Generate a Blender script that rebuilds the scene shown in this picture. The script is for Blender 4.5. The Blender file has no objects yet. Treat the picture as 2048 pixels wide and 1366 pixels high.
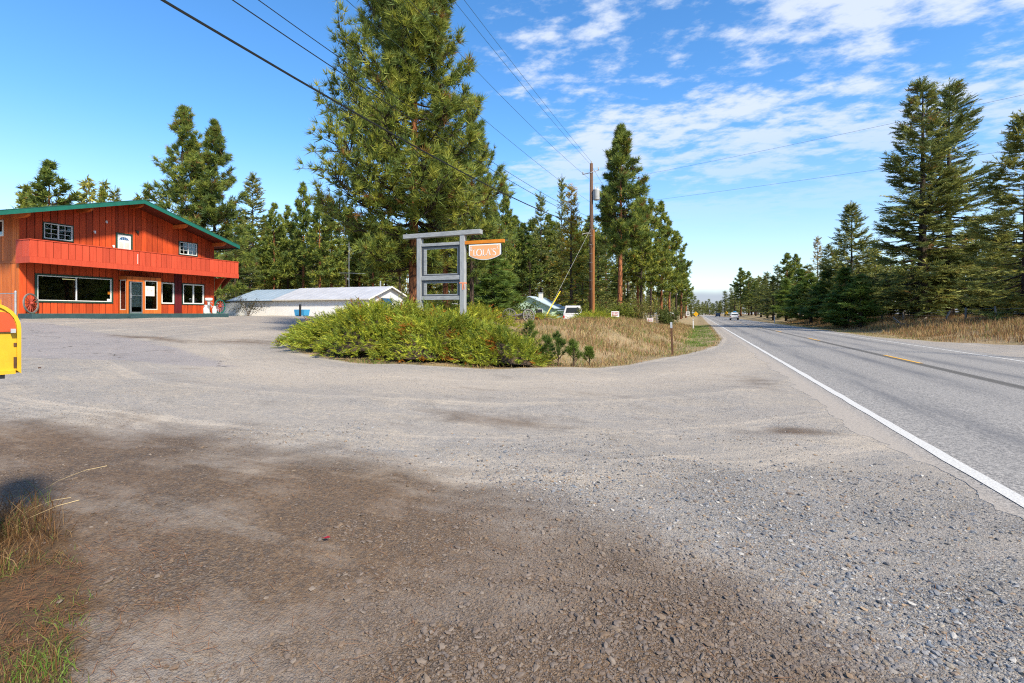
import bpy, bmesh, math, random
import numpy as np
from mathutils import Vector, Matrix
R=math.radians
rng=np.random.default_rng(7); random.seed(7)
SC=bpy.context.scene; COL=SC.collection

# ---------------------------------------------------------------- camera, sky, sun, exposure
YAW=20.5
cam=bpy.data.cameras.new('camera'); co=bpy.data.objects.new('camera',cam); COL.objects.link(co)
co.location=(0,0,1.55); co.rotation_euler=(R(90),0,R(YAW))
cam.sensor_width=36; cam.lens=36*1000/2048; cam.shift_y=-56/2048; cam.clip_end=6000; cam.clip_start=.05
SC.camera=co
SUN_EL,SUN_AZ=R(42),math.atan2(.84,-.54)      # hazy sun behind the camera on the road side
world=bpy.data.worlds.new('World'); SC.world=world; world.use_nodes=True
def build_sky():
    nt=world.node_tree; N=nt.nodes; L=nt.links; N.clear()
    def n(t,**k):
        x=N.new(t)
        for a,b in k.items(): setattr(x,a,b)
        return x
    def mth(op,a,b=None,c=None):
        x=n('ShaderNodeMath',operation=op)
        for i,v in enumerate((a,b,c)):
            if v is None: continue
            if isinstance(v,(int,float)): x.inputs[i].default_value=v
            else: L.new(v,x.inputs[i])
        return x.outputs[0]
    def mr(v,a,b,c=0,d=1):
        x=n('ShaderNodeMapRange',interpolation_type='SMOOTHSTEP'); L.new(v,x.inputs[0])
        for i,q in enumerate((a,b,c,d)): x.inputs[i+1].default_value=q
        return x.outputs[0]
    sky=n('ShaderNodeTexSky',sky_type='NISHITA',sun_disc=False,sun_elevation=SUN_EL,sun_rotation=SUN_AZ,altitude=700,air_density=1.0,dust_density=.5,ozone_density=2.4)
    tc=n('ShaderNodeTexCoord'); sp=n('ShaderNodeSeparateXYZ'); L.new(tc.outputs['Generated'],sp.inputs[0])
    X,Y,Z=sp.outputs
    zz=mth('ADD',mth('MAXIMUM',Z,0.0),.10)
    cb=n('ShaderNodeCombineXYZ'); L.new(mth('DIVIDE',X,zz),cb.inputs[0]); L.new(mth('DIVIDE',Y,zz),cb.inputs[1])
    mp=n('ShaderNodeMapping'); mp.inputs['Rotation'].default_value=(0,0,R(-28)); mp.inputs['Scale'].default_value=(1.0,1.35,1); mp.inputs['Location'].default_value=(3.1,.7,0); L.new(cb.outputs[0],mp.inputs[0])
    n1=n('ShaderNodeTexNoise'); n1.inputs['Scale'].default_value=1.35; n1.inputs['Detail'].default_value=9; n1.inputs['Roughness'].default_value=.62; n1.inputs['Distortion'].default_value=.25; L.new(mp.outputs[0],n1.inputs['Vector'])
    n2=n('ShaderNodeTexNoise'); n2.inputs['Scale'].default_value=7.5; n2.inputs['Detail'].default_value=5; n2.inputs['Roughness'].default_value=.6; L.new(mp.outputs[0],n2.inputs['Vector'])
    cl=mth('ADD',n1.outputs[0],mth('MULTIPLY',mth('SUBTRACT',n2.outputs[0],.5),.60))
    # the cloud field thins out towards the west
    east=mth('ADD',mth('MULTIPLY',X,.86),mth('MULTIPLY',Y,.50))
    cov=mr(east,-.06,.34,-.17,.16)
    m=mr(mth('ADD',cl,cov),.545,.75)
    m=mth('MULTIPLY',mth('MULTIPLY',m,mr(Z,.12,.36)),.86)
    hs=n('ShaderNodeHueSaturation'); hs.inputs['Saturation'].default_value=1.20; hs.inputs['Value'].default_value=1.0; L.new(sky.outputs[0],hs.inputs['Color']); L.new(mr(Z,.02,.34,.98,1.26),hs.inputs['Saturation']); L.new(mr(Z,.0,.34,.74,1.02),hs.inputs['Value'])
    mix=n('ShaderNodeMix',data_type='RGBA'); L.new(m,mix.inputs[0]); L.new(hs.outputs[0],mix.inputs[6]); mix.inputs[7].default_value=(3.1,3.4,3.95,1)
    # a low grey bank of cloud all along the horizon
    nb=n('ShaderNodeTexNoise'); nb.inputs['Scale'].default_value=7; nb.inputs['Detail'].default_value=4; L.new(tc.outputs['Generated'],nb.inputs['Vector'])
    bank=mth('SUBTRACT',1.0,mr(mth('ADD',Z,mth('MULTIPLY',mth('SUBTRACT',nb.outputs[0],.5),.03)),.030,.050))
    mix2=n('ShaderNodeMix',data_type='RGBA'); L.new(mth('MULTIPLY',bank,.8),mix2.inputs[0]); L.new(mix.outputs[2],mix2.inputs[6]); mix2.inputs[7].default_value=(1.45,1.65,2.25,1)
    bg=n('ShaderNodeBackground'); bg.inputs[1].default_value=.14; L.new(mix2.outputs[2],bg.inputs[0])
    out=n('ShaderNodeOutputWorld'); L.new(bg.outputs[0],out.inputs[0])
build_sky()
sl=bpy.data.lights.new('sun','SUN'); sl.energy=4.0; sl.angle=R(6); sl.color=(1,.895,.73)
so=bpy.data.objects.new('sun',sl); COL.objects.link(so)
sd=Vector((math.sin(SUN_AZ)*math.cos(SUN_EL),math.cos(SUN_AZ)*math.cos(SUN_EL),math.sin(SUN_EL)))
so.rotation_euler=(-sd).to_track_quat('-Z','Y').to_euler(); so.location=(0,-20,40)
vs=SC.view_settings; vs.view_transform='Standard'; vs.look='None'; vs.gamma=1; vs.exposure=.98; vs.use_curve_mapping=False
SC.render.engine='CYCLES'; SC.cycles.use_denoising=False; SC.cycles.filter_width=1.15; SC.cycles.max_bounces=6; SC.cycles.transparent_max_bounces=8; SC.cycles.sample_clamp_indirect=4

# ---------------------------------------------------------------- helpers
def tag(o,label=None,cat=None,group=None,kind=None):
    if label: o['label']=label
    if cat: o['category']=cat
    if group: o['group']=group
    if kind: o['kind']=kind
    return o
def empty(name,loc=(0,0,0),rz=0):
    o=bpy.data.objects.new(name,None); COL.objects.link(o); o.location=loc; o.rotation_euler=(0,0,rz); o.empty_display_size=.2; return o
def link(name,me,parent=None,m=None):
    o=bpy.data.objects.new(name,me); COL.objects.link(o)
    if parent: o.parent=parent
    if m is not None:
        if len(me.materials)==0: me.materials.append(m)
    return o
class MB:
    def __init__(s): s.v=[]; s.f=[]
    def add(s,v,f):
        b=len(s.v); s.v+=[tuple(p) for p in v]; s.f+=[tuple(i+b for i in q) for q in f]; return s
    def box(s,x0,x1,y0,y1,z0,z1):
        return s.add([(x0,y0,z0),(x1,y0,z0),(x1,y1,z0),(x0,y1,z0),(x0,y0,z1),(x1,y0,z1),(x1,y1,z1),(x0,y1,z1)],[(3,2,1,0),(4,5,6,7),(0,1,5,4),(1,2,6,5),(2,3,7,6),(3,0,4,7)])
    def pris(s,x0,x1,y0,y1,b0,b1,t0,t1):          # box whose bottom and top slope along y
        return s.add([(x0,y0,b0),(x1,y0,b0),(x1,y1,b1),(x0,y1,b1),(x0,y0,t0),(x1,y0,t0),(x1,y1,t1),(x0,y1,t1)],[(3,2,1,0),(4,5,6,7),(0,1,5,4),(1,2,6,5),(2,3,7,6),(3,0,4,7)])
    def poly(s,pts,y0,y1):                         # xz outline extruded along y
        n=len(pts); v=[(x,y0,z) for x,z in pts]+[(x,y1,z) for x,z in pts]
        return s.add(v,[tuple(range(n)),tuple(range(2*n-1,n-1,-1))]+[(i,i+n,(i+1)%n+n,(i+1)%n) for i in range(n)])
    def polyx(s,pts,x0,x1):                        # yz outline extruded along x
        n=len(pts); v=[(x1,y,z) for y,z in pts]+[(x0,y,z) for y,z in pts]
        return s.add(v,[tuple(range(n)),tuple(range(2*n-1,n-1,-1))]+[(i,i+n,(i+1)%n+n,(i+1)%n) for i in range(n)])
    def tube(s,pts,rad,n=8,caps=True):
        pts=[Vector(p) for p in pts]; k=len(pts)
        if isinstance(rad,(int,float)): rad=[rad]*k
        v=[]; f=[]; ref=None
        for i,p in enumerate(pts):
            d=(pts[min(i+1,k-1)]-pts[max(i-1,0)]).normalized()
            if ref is None: ref=Vector((0,0,1)) if abs(d.z)<.9 else Vector((1,0,0))
            u=(ref-d*ref.dot(d)).normalized(); w=d.cross(u); ref=u
            for j in range(n):
                t=2*math.pi*j/n; v.append(p+(u*math.cos(t)+w*math.sin(t))*rad[i])
        for i in range(k-1):
            for j in range(n): f.append((i*n+j,i*n+(j+1)%n,(i+1)*n+(j+1)%n,(i+1)*n+j))
        if caps: f.append(tuple(range(n-1,-1,-1))); f.append(tuple((k-1)*n+j for j in range(n)))
        return s.add(v,f)
    def lathe(s,prof,c=(0,0,0),n=16):
        v=[];f=[];k=len(prof)
        for r,z in prof:
            for j in range(n): t=2*math.pi*j/n; v.append((c[0]+r*math.cos(t),c[1]+r*math.sin(t),c[2]+z))
        for i in range(k-1):
            for j in range(n): f.append((i*n+j,i*n+(j+1)%n,(i+1)*n+(j+1)%n,(i+1)*n+j))
        f.append(tuple(range(n-1,-1,-1))); f.append(tuple((k-1)*n+j for j in range(n)))
        return s.add(v,f)
    def mesh(s,name,smooth=False):
        me=bpy.data.meshes.new(name); me.from_pydata(s.v,[],s.f)
        if smooth: me.polygons.foreach_set('use_smooth',[True]*len(me.polygons))
        me.update(); return me
    def build(s,name,m,parent=None,smooth=False,bevel=0):
        o=link(name,s.mesh(name,smooth),parent,m)
        if bevel:
            b=o.modifiers.new('bevel','BEVEL'); b.width=bevel; b.segments=1; b.limit_method='ANGLE'
        return o
def box(name,m,parent,x0,x1,y0,y1,z0,z1,bevel=0): return MB().box(x0,x1,y0,y1,z0,z1).build(name,m,parent,bevel=bevel)
def tri_mesh(name,V,F,C=None,smooth=False):
    """big triangle meshes straight from numpy"""
    me=bpy.data.meshes.new(name); nv,nf=len(V),len(F)
    me.vertices.add(nv); me.vertices.foreach_set('co',np.ascontiguousarray(V,np.float32).ravel())
    k=F.shape[1]
    me.loops.add(nf*k); me.loops.foreach_set('vertex_index',np.ascontiguousarray(F,np.int32).ravel())
    me.polygons.add(nf); me.polygons.foreach_set('loop_start',np.arange(0,nf*k,k,dtype=np.int32))
    me.polygons.foreach_set('use_smooth',np.full(nf,bool(smooth)))
    me.update(calc_edges=True)
    if C is not None:
        a=me.attributes.new('tint','FLOAT_COLOR','POINT')
        c=np.ones((nv,4),np.float32); c[:,:C.shape[1]]=C; a.data.foreach_set('color',c.ravel())
    return me
def copy_tree(o,parent=None):
    c=o.copy(); COL.objects.link(c); c.parent=parent
    for ch in list(o.children): copy_tree(ch,c)
    return c

# ---------------------------------------------------------------- materials
def newmat(name):
    m=bpy.data.materials.new(name); m.use_nodes=True; nt=m.node_tree; nt.nodes.clear(); return m,nt
class NT:
    def __init__(s,nt): s.nt=nt
    def n(s,t,**k):
        x=s.nt.nodes.new(t)
        for a,b in k.items(): setattr(x,a,b)
        return x
    def set(s,inp,v):
        if isinstance(v,bpy.types.NodeSocket): s.nt.links.new(v,inp)
        elif isinstance(v,(tuple,list)) and len(v)==3 and inp.type=='RGBA': inp.default_value=(*v,1)
        else: inp.default_value=v
    def noise(s,vec,scale,detail=4,rough=.55,dist=0):
        x=s.n('ShaderNodeTexNoise'); s.set(x.inputs['Vector'],vec); x.inputs['Scale'].default_value=scale; x.inputs['Detail'].default_value=detail; x.inputs['Roughness'].default_value=rough; x.inputs['Distortion'].default_value=dist; return x.outputs[0]
    def voro(s,vec,scale,feature='F1'):
        x=s.n('ShaderNodeTexVoronoi',feature=feature); s.set(x.inputs['Vector'],vec); x.inputs['Scale'].default_value=scale; return x
    def mr(s,v,a,b,c=0.,d=1.):
        x=s.n('ShaderNodeMapRange'); s.set(x.inputs[0],v)
        for i,q in enumerate((a,b,c,d)): x.inputs[i+1].default_value=q
        return x.outputs[0]
    def mix(s,f,a,b,mode='MIX'):
        x=s.n('ShaderNodeMix',data_type='RGBA',blend_type=mode); s.set(x.inputs[0],f); s.set(x.inputs[6],a); s.set(x.inputs[7],b); return x.outputs[2]
    def math(s,op,a,b=0.,c=None):
        x=s.n('ShaderNodeMath',operation=op); s.set(x.inputs[0],a); s.set(x.inputs[1],b)
        if c is not None: s.set(x.inputs[2],c)
        return x.outputs[0]
    def ramp(s,v,stops,interp='LINEAR'):
        x=s.n('ShaderNodeValToRGB'); s.set(x.inputs[0],v); r=x.color_ramp; r.interpolation=interp
        while len(r.elements)<len(stops): r.elements.new(.5)
        for e,(p,c) in zip(r.elements,stops): e.position=p; e.color=(*c,1)
        return x.outputs[0]
    def bump(s,h,strength,dist=.02):
        x=s.n('ShaderNodeBump'); s.set(x.inputs['Height'],h); x.inputs['Strength'].default_value=strength; x.inputs['Distance'].default_value=dist; return x.outputs[0]
    def coords(s,kind='Object',scale=None):
        o=s.n('ShaderNodeTexCoord').outputs[kind]
        if scale is not None:
            m=s.n('ShaderNodeMapping'); s.nt.links.new(o,m.inputs[0]); m.inputs['Scale'].default_value=scale; o=m.outputs[0]
        return o
    def out(s,sh): o=s.n('ShaderNodeOutputMaterial'); s.nt.links.new(sh,o.inputs[0])
    def bsdf(s,col,rough=.6,metal=0.,normal=None,spec=.4):
        b=s.n('ShaderNodeBsdfPrincipled'); s.set(b.inputs['Base Color'],col); s.set(b.inputs['Roughness'],rough); s.set(b.inputs['Metallic'],metal); b.inputs['Specular IOR Level'].default_value=spec
        if normal is not None: s.set(b.inputs['Normal'],normal)
        return b.outputs[0]
def pmat(name,c,c2=None,scale=6,rough=.6,metal=0,bump=.15,stretch=None,spec=.35,rand=.0,dist=.01):
    """paint, metal, plastic: two tones of noise, optional stretch (wood grain), per-object tone"""
    m,nt=newmat(name); t=NT(nt); v=t.coords('Object',stretch)
    c2=c2 or tuple(x*.78 for x in c)
    nz=t.noise(v,scale,6,.6); col=t.mix(t.mr(nz,.35,.68),c,c2)
    if rand:
        oi=t.n('ShaderNodeObjectInfo'); col=t.mix(1.0,col,t.ramp(oi.outputs['Random'],[(0,(1-rand,)*3),(1,(1+rand*.4,)*3)]),'MULTIPLY')
    t.out(t.bsdf(col,rough,metal,t.bump(nz,bump,dist),spec)); return m
def glassmat(name,tint=(.75,.8,.8),refl=.16):
    m,nt=newmat(name); t=NT(nt)
    tr=t.n('ShaderNodeBsdfTransparent'); tr.inputs[0].default_value=(*tint,1)
    gl=t.n('ShaderNodeBsdfGlossy'); gl.inputs[0].default_value=(.9,.95,1,1); gl.inputs['Roughness'].default_value=.03
    lw=t.n('ShaderNodeLayerWeight'); lw.inputs[0].default_value=.35
    mx=t.n('ShaderNodeMixShader'); t.set(mx.inputs[0],t.mr(lw.outputs['Fresnel'],0,1,refl*.5,.9)); nt.links.new(tr.outputs[0],mx.inputs[1]); nt.links.new(gl.outputs[0],mx.inputs[2]); t.out(mx.outputs[0]); return m
def foliage(name,gain=(1,1,1),trans=.3,vary=.25):
    m,nt=newmat(name); t=NT(nt)
    at=t.n('ShaderNodeAttribute',attribute_name='tint'); oi=t.n('ShaderNodeObjectInfo')
    col=t.mix(1.0,at.outputs['Color'],gain,'MULTIPLY')
    col=t.mix(1.0,col,t.ramp(oi.outputs['Random'],[(0,(1-vary,1-vary*.8,1-vary*.6)),(.5,(1,1,1)),(1,(1+vary*.7,1+vary*.3,1-vary*.2))]),'MULTIPLY')
    d=t.bsdf(col,.55,0,None,.25)
    tr=t.n('ShaderNodeBsdfTranslucent'); t.set(tr.inputs[0],col)
    mx=t.n('ShaderNodeMixShader'); mx.inputs[0].default_value=trans; nt.links.new(d,mx.inputs[1]); nt.links.new(tr.outputs[0],mx.inputs[2]); t.out(mx.outputs[0]); return m
def barkmat(name,c,c2,dark,scale=5):
    m,nt=newmat(name); t=NT(nt); v=t.coords('Object',(1,1,.28))
    w=t.voro(v,scale*1.6,'DISTANCE_TO_EDGE').outputs['Distance']; nz=t.noise(v,scale*2,5,.65)
    col=t.mix(t.mr(nz,.35,.65),c,c2); col=t.mix(t.mr(w,.02,.14,1,0),col,dark)
    t.out(t.bsdf(col,.9,0,t.bump(t.math('ADD',w,t.math('MULTIPLY',nz,.3)),.8,.06),.15)); return m
M={}
M['orange_wall']=pmat('orange_board_paint',(.60,.078,.014),(.42,.046,.010),2.2,.62,0,.25,(6,6,.5),rand=.32)
M['orange_side']=pmat('weathered_orange_paint',(.62,.165,.028),(.47,.10,.018),2.2,.65,0,.25,(6,6,.5),rand=.32)
M['balcony']=pmat('balcony_red_paint',(.54,.072,.030),(.46,.055,.022),2.0,.6,0,.2,(5,5,.5),rand=.2)
M['maroon']=pmat('maroon_paint',(.115,.008,.012),(.085,.006,.010),2,.6,0,.2,(6,6,.5))
M['core']=pmat('dark_wall_core',(.06,.012,.006),rough=.9)
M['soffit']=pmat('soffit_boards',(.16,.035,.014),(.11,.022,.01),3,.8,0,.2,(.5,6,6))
M['green_trim']=pmat('green_fascia_paint',(.010,.125,.088),(.008,.095,.07),3,.5,0,.1)
M['dkgreen']=pmat('dark_green_trim_paint',(.022,.060,.043),(.016,.045,.033),4,.55)
M['plinth']=pmat('plinth_paint',(.032,.072,.078),(.022,.052,.058),2.5,.7,0,.25)
M['plinth_top']=pmat('porch_floor_paint',(.035,.13,.09),(.03,.10,.07),3,.6)
M['roof_green']=pmat('green_roof_sheet',(.03,.11,.085),rough=.45,metal=.2)
M['white']=pmat('white_paint',(.74,.74,.72),(.66,.66,.63),4,.5,0,.06)
M['offwhite']=pmat('off_white_paint',(.62,.60,.55),(.5,.48,.43),4,.55)
M['glass']=glassmat('window_glass',(.7,.75,.75),.05); M['carglass']=pmat('dark_car_glass',(.018,.022,.026),rough=.12,bump=0,spec=.6)
M['pic_glass']=glassmat('shop_window_glass',(.55,.6,.6),.05)
M['int']=pmat('interior_wall',(.05,.055,.06),rough=.9); M['intfloor']=pmat('interior_floor',(.06,.05,.045),rough=.8)
M['curtain']=pmat('white_curtain',(.55,.6,.6),(.42,.48,.48),3,.9,0,.3,(1,14,.4))
M['blackmetal']=pmat('black_metal',(.015,.015,.016),rough=.5); M['alu']=pmat('aluminium',(.5,.51,.52),(.42,.43,.44),6,.38,.85,.05)
M['galv']=pmat('galvanised_steel',(.46,.47,.48),(.34,.35,.36),9,.5,.6,.08)
M['paper']=pmat('paper',(.72,.68,.6),(.66,.62,.55),3,.9,0,.05); M['ink']=pmat('faded_ink',(.42,.38,.34),rough=.9)
M['redwood']=pmat('red_painted_wood',(.40,.060,.035),(.26,.035,.022),7,.65,0,.25)
M['greywood']=pmat('weathered_grey_wood',(.19,.18,.165),(.11,.103,.095),5,.85,0,.5,(6,6,.8))
M['signgrey']=pmat('grey_painted_timber',(.33,.345,.35),(.19,.20,.205),4,.7,0,.6,(1.2,14,14))
M['signgrey_v']=pmat('grey_painted_post',(.35,.365,.37),(.21,.22,.225),4,.7,0,.6,(14,14,.8))
M['signdark']=pmat('dark_slate_frame',(.055,.065,.08),(.04,.048,.06),4,.6)
M['orangebar']=pmat('orange_bracket',(.62,.20,.012),rough=.45); M['peach']=pmat('peach_sign_face',(.76,.36,.155),(.72,.33,.14),3,.5,0,.03)
M['tape']=pmat('orange_flagging_tape',(.80,.27,.13),rough=.6)
M['yellow']=pmat('yellow_enamel',(.60,.37,.016),(.48,.28,.015),5,.38,0,.06); M['orangered']=pmat('orange_enamel',(.62,.075,.02),(.52,.055,.018),4,.35,0,.04); M['rust']=pmat('rusty_steel',(.11,.05,.025),(.05,.025,.015),14,.85,0,.4)
M['shedwhite']=pmat('white_shed_sheet',(.76,.76,.75),(.70,.70,.69),1.4,.55,0,.1); M['shedgable']=pmat('shaded_shed_white',(.62,.64,.67),(.55,.57,.6),1.5,.6)  # gable white is greyed and bluish: its shade is put into the colour
M['metalroof']=pmat('pale_roof_sheet',(.42,.43,.46),(.34,.35,.38),.7,.5,0,.15); M['blueroof']=pmat('bluish_roof_sheet',(.31,.385,.46),(.25,.33,.41),.6,.45,.1,.15)
M['blue']=pmat('blue_paint',(.015,.10,.26),rough=.45); M['skyblue']=pmat('light_blue_paint',(.05,.30,.55),rough=.5)
M['mint']=pmat('mint_siding',(.44,.58,.42),(.38,.51,.37),2,.7); M['houseroof']=pmat('pale_blue_shingles',(.42,.52,.58),(.33,.43,.5),6,.7)
M['carwhite']=pmat('white_car_paint',(.72,.72,.72),rough=.25,bump=0,spec=.6); M['carblue']=pmat('navy_truck_paint',(.03,.05,.10),rough=.35,bump=0); M['rubber']=pmat('tyre_rubber',(.02,.02,.02),rough=.9)
M['tail']=pmat('tail_lamp_red',(.4,.01,.01),rough=.3,bump=0)
M['polewood']=pmat('utility_pole_wood',(.13,.072,.045),(.075,.045,.032),5,.9,0,.6,(5,5,.3)); M['newwood']=pmat('cedar_guard_board',(.42,.17,.05),(.30,.11,.035),4,.8,0,.4,(6,6,.4))
M['wire']=pmat('black_cable',(.012,.014,.013),rough=.6,bump=0); M['wiregreen']=pmat('oxidised_copper_wire',(.035,.065,.055),rough=.6,bump=0); M['insul']=pmat('porcelain',(.5,.5,.47),rough=.3)
M['transformer']=pmat('grey_transformer',(.45,.47,.47),(.38,.4,.4),4,.5); M['guyyellow']=pmat('yellow_plastic',(.75,.55,.02),rough=.5)
M['signwhite']=pmat('white_sign_board',(.75,.75,.73),rough=.6); M['signred']=pmat('red_lettering',(.42,.02,.025),rough=.6); M['signyellow']=pmat('yellow_sign',(.78,.42,.01),rough=.5); M['fenceg']=pmat('fence_wood',(.20,.18,.16),(.12,.105,.09),5,.9,0,.5,(6,6,.6)); M['fenced']=pmat('dark_fence_wood',(.05,.043,.036),rough=.9)
M['bark']=barkmat('dark_bark',(.085,.06,.045),(.05,.038,.03),(.018,.013,.01)); M['pinebark']=barkmat('ponderosa_bark',(.36,.145,.06),(.25,.09,.04),(.06,.028,.018),4)
M['twig']=pmat('brown_twigs',(.075,.05,.033),(.05,.034,.023),8,.95,0,.6)
M['needle']=foliage('conifer_foliage',(1.24,1.22,.98)); M['junip']=foliage('juniper_foliage',(1.12,1.22,1.0),.35,.18); M['grass']=foliage('grass_blades',(1,1,1),.35,0); M['leaf']=foliage('broad_leaves',(1,1,1),.35,.15)
def emit(name,c,s):
    m,nt=newmat(name); t=NT(nt); e=t.n('ShaderNodeEmission'); e.inputs[0].default_value=(*c,1); e.inputs[1].default_value=s; t.out(e.outputs[0]); return m
M['tube']=emit('fluorescent_tube',(1,.78,.4),.9)
M['white_road']=pmat('white_road_paint',(.58,.575,.55),(.36,.35,.33),60,.7,0,.3); M['yellow_road']=pmat('yellow_road_paint',(.66,.36,.03),(.5,.28,.05),16,.65,0,.2)

# ---------------------------------------------------------------- the ground
ISL=np.array([(-13.3,13.2),(-11.0,11.6),(-8.7,10.9),(-6.6,11.2),(-4.8,11.9),(-2.6,13.8),(-.85,18.6),(.2,22.5),(.95,26.6),(1.4,33),(1.45,60),(1.45,1600),(-900,1600),(-900,44),(-60,44),(-30,42),(-23,36),(-19.5,28),(-18,22),(-16,16.5)])
def sdist(X,Y,P=ISL):
    X=np.asarray(X,float);Y=np.asarray(Y,float)
    best=np.full(X.shape,1e9);ins=np.zeros(X.shape,bool)
    n=len(P)
    for i in range(n):
        ax,ay=P[i];bx,by=P[(i+1)%n];dx,dy=bx-ax,by-ay
        t=np.clip(((X-ax)*dx+(Y-ay)*dy)/(dx*dx+dy*dy),0,1)
        best=np.minimum(best,np.hypot(X-ax-t*dx,Y-ay-t*dy))
        cr=((ay>Y)!=(by>Y))&(X<(bx-ax)*(Y-ay)/(by-ay+1e-12)+ax)
        ins^=cr
    return np.where(ins,best,-best)
def ss(a,b,x): t=np.clip((x-a)/(b-a),0,1); return t*t*(3-2*t)
def terrain(X,Y):
    X=np.asarray(X,float);Y=np.asarray(Y,float)
    lot=1.25*np.clip((-X-2)/32,0,1)
    d=sdist(X,Y)
    top=1.1-.95*ss(33,46,Y)*ss(-34,-22,X)
    z=lot+np.maximum(top-lot,0)*ss(0,6.5,d)
    z=z-0.25*ss(0,2,d)*(1-ss(2,5,d))*ss(-9,-4,X)
    bank=0.85*ss(12.5,19,X)*ss(5,25,Y)
    return np.where(X>6,bank,z)
BROWNP=np.array([(-8.6,3.6),(-6.9,4.5),(-5.4,4.55),(-4.3,4.35),(-2.6,4.45),(-1.2,3.95),(-.3,3.65),(.35,3.3),(.95,2.6),(1.25,1.6),(1.0,.0),(-1.2,-1.5),(-3,-.2),(-4,.7),(-5.5,1.3),(-8,2.3)])  # outline of the darker, browner ground near the camera
GRASSP=np.array([(-4.6,2.3),(-3.7,1.98),(-3.05,1.72),(-2.65,1.42),(-2.1,1.15),(-1.6,.4),(-2.5,-.6),(-6,0)])      # the weedy corner at the near left
PULL=np.array([(10.3,17),(16.5,17),(14.2,29.5),(11.2,38),(10.3,42)])
def gz(x,y): return float(terrain(np.array(float(x)),np.array(float(y))))
def axis(*segs):
    out=[]
    for a,b,st in segs: out.append(np.arange(a,b,st))
    out.append([segs[-1][1]]); return np.concatenate(out)
def build_ground():
    xs=axis((-900,-100,80),(-100,-60,4),(-60,-20,1),(-20,14,.2),(14,40,.6),(40,100,5),(100,900,80))
    ys=axis((-60,-4,4),(-4,45,.2),(45,130,1),(130,300,8),(300,1600,50))
    Xg,Yg=np.meshgrid(xs,ys); Z=terrain(Xg,Yg)
    near=(np.abs(Xg)<60)&(Yg<130)
    Z=Z+near*.018*(np.sin(Xg*1.7+Yg*.6)+np.sin(Yg*1.3-Xg*.8+1)+.6*np.sin(Xg*3.1+2)*np.sin(Yg*2.7))*(1-ss(.6,1.6,Xg)*(1-ss(11,12.5,Xg)))
    Z=Z-.06*ss(2.35,2.6,Xg)*(1-ss(9.9,10.3,Xg))*(Yg<300)-.06*(Yg>=300)
    V=np.stack([Xg,Yg,Z],-1).reshape(-1,3); nx=len(xs); ny=len(ys)
    i=np.arange(nx-1)[None,:]+nx*np.arange(ny-1)[:,None]; i=i.ravel()
    F=np.stack([i,i+1,i+1+nx,i+nx],1)
    d=sdist(Xg,Yg); gr=ss(-.15,.35,d)
    dp=sdist(Xg,Yg,PULL); rb=ss(10.5,11.4,Xg)*(1-ss(-.2,.3,dp)); gr=np.maximum(gr,rb)
    gr=np.maximum(gr,ss(-.15,.12,sdist(Xg,Yg,GRASSP)))
    gr=np.maximum(gr,ss(60,80,np.abs(Xg))*ss(30,45,Yg))
    brownish=ss(-.75,1.15,sdist(Xg,Yg,BROWNP))
    for cx,cy,rx,ry,a in ((-2.8,6.7,1.0,.38,.75),(-2.0,1.5,.8,.4,-.55),(-3.6,2.6,.9,.3,-.35),(-1.2,2.6,.5,.5,-.3),(-4.6,3.4,1.0,.25,-.3),(-6.8,3.9,1.2,.35,-.3),(1.15,7.5,.42,.25,.9),(-18.8,12.4,2.2,.45,.8),(-15.4,13.6,1.5,.9,.7),(-2.2,9.3,1.2,.3,.25),(-7.8,4.9,1.6,.5,-.15),(1.2,12.5,.5,1.5,.4)):
        brownish=brownish+a*np.exp(-(((Xg-cx)/rx)**2+((Yg-cy)/ry)**2))
    brownish=np.maximum(brownish,.8*ss(-.05,.2,sdist(Xg,Yg,GRASSP)))
    asph=ss(.2,1.6,sdist(Xg,Yg,np.array([(-17,6),(-9.4,7.6),(-8.6,8.6),(-11,10),(-16,12),(-30,16),(-32,14),(-26,8)])))
    drift=ss(-1.8,1.2,Xg)*ss(7.5,4.2,Yg)*.9+.55*np.exp(-(((Xg+.6)/1.0)**2+((Yg-5.2)/.5)**2))+.5*np.exp(-(((Xg+5.5)/2.5)**2+((Yg-3.2)/.6)**2)); C=np.stack([gr,np.clip(brownish,0,1),asph,np.clip(drift,0,1)],-1).reshape(-1,4)
    me=tri_mesh('ground',V,F,C,True)
    aa=me.attributes.new('arc','FLOAT','POINT'); aa.data.foreach_set('value',d.ravel().astype(np.float32))
    m,nt=newmat('gravel_and_soil'); t=NT(nt); v=t.coords('Object')
    sp=t.n('ShaderNodeSeparateColor'); at=t.n('ShaderNodeAttribute',attribute_name='tint'); nt.links.new(at.outputs['Color'],sp.inputs[0])
    gr_,dp_,as_=sp.outputs
    big=t.noise(v,.35,5,.6); mid=t.noise(v,1.6,6,.62,.4); fine=t.noise(v,22,6,.7); grit=t.noise(v,150,3,.7)
    stv=t.coords('Object',(1,.55,1))
    streak=t.noise(t.coords('Object',(.5,1.6,1)),1.1,5,.6,.6)
    v1=t.voro(v,46); v2=t.voro(v,105)
    dust=t.mix(t.mr(big,.35,.65),(.395,.335,.26),(.345,.302,.25))
    dust=t.mix(t.math('MULTIPLY',t.mr(streak,.42,.62),.75),dust,(.31,.285,.26))
    stones=t.ramp(v1.outputs['Color'],[(0,(.10,.105,.115)),(.3,(.24,.245,.255)),(.55,(.34,.30,.245)),(.75,(.20,.215,.235)),(1,(.52,.50,.46))])
    stones2=t.ramp(v2.outputs['Color'],[(0,(.11,.11,.115)),(.35,(.30,.28,.25)),(.7,(.21,.22,.235)),(1,(.50,.47,.42))])
    cover=t.mr(t.math('ADD',mid,t.math('MULTIPLY',streak,.4)),.55,.86,.12,.8)
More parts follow.
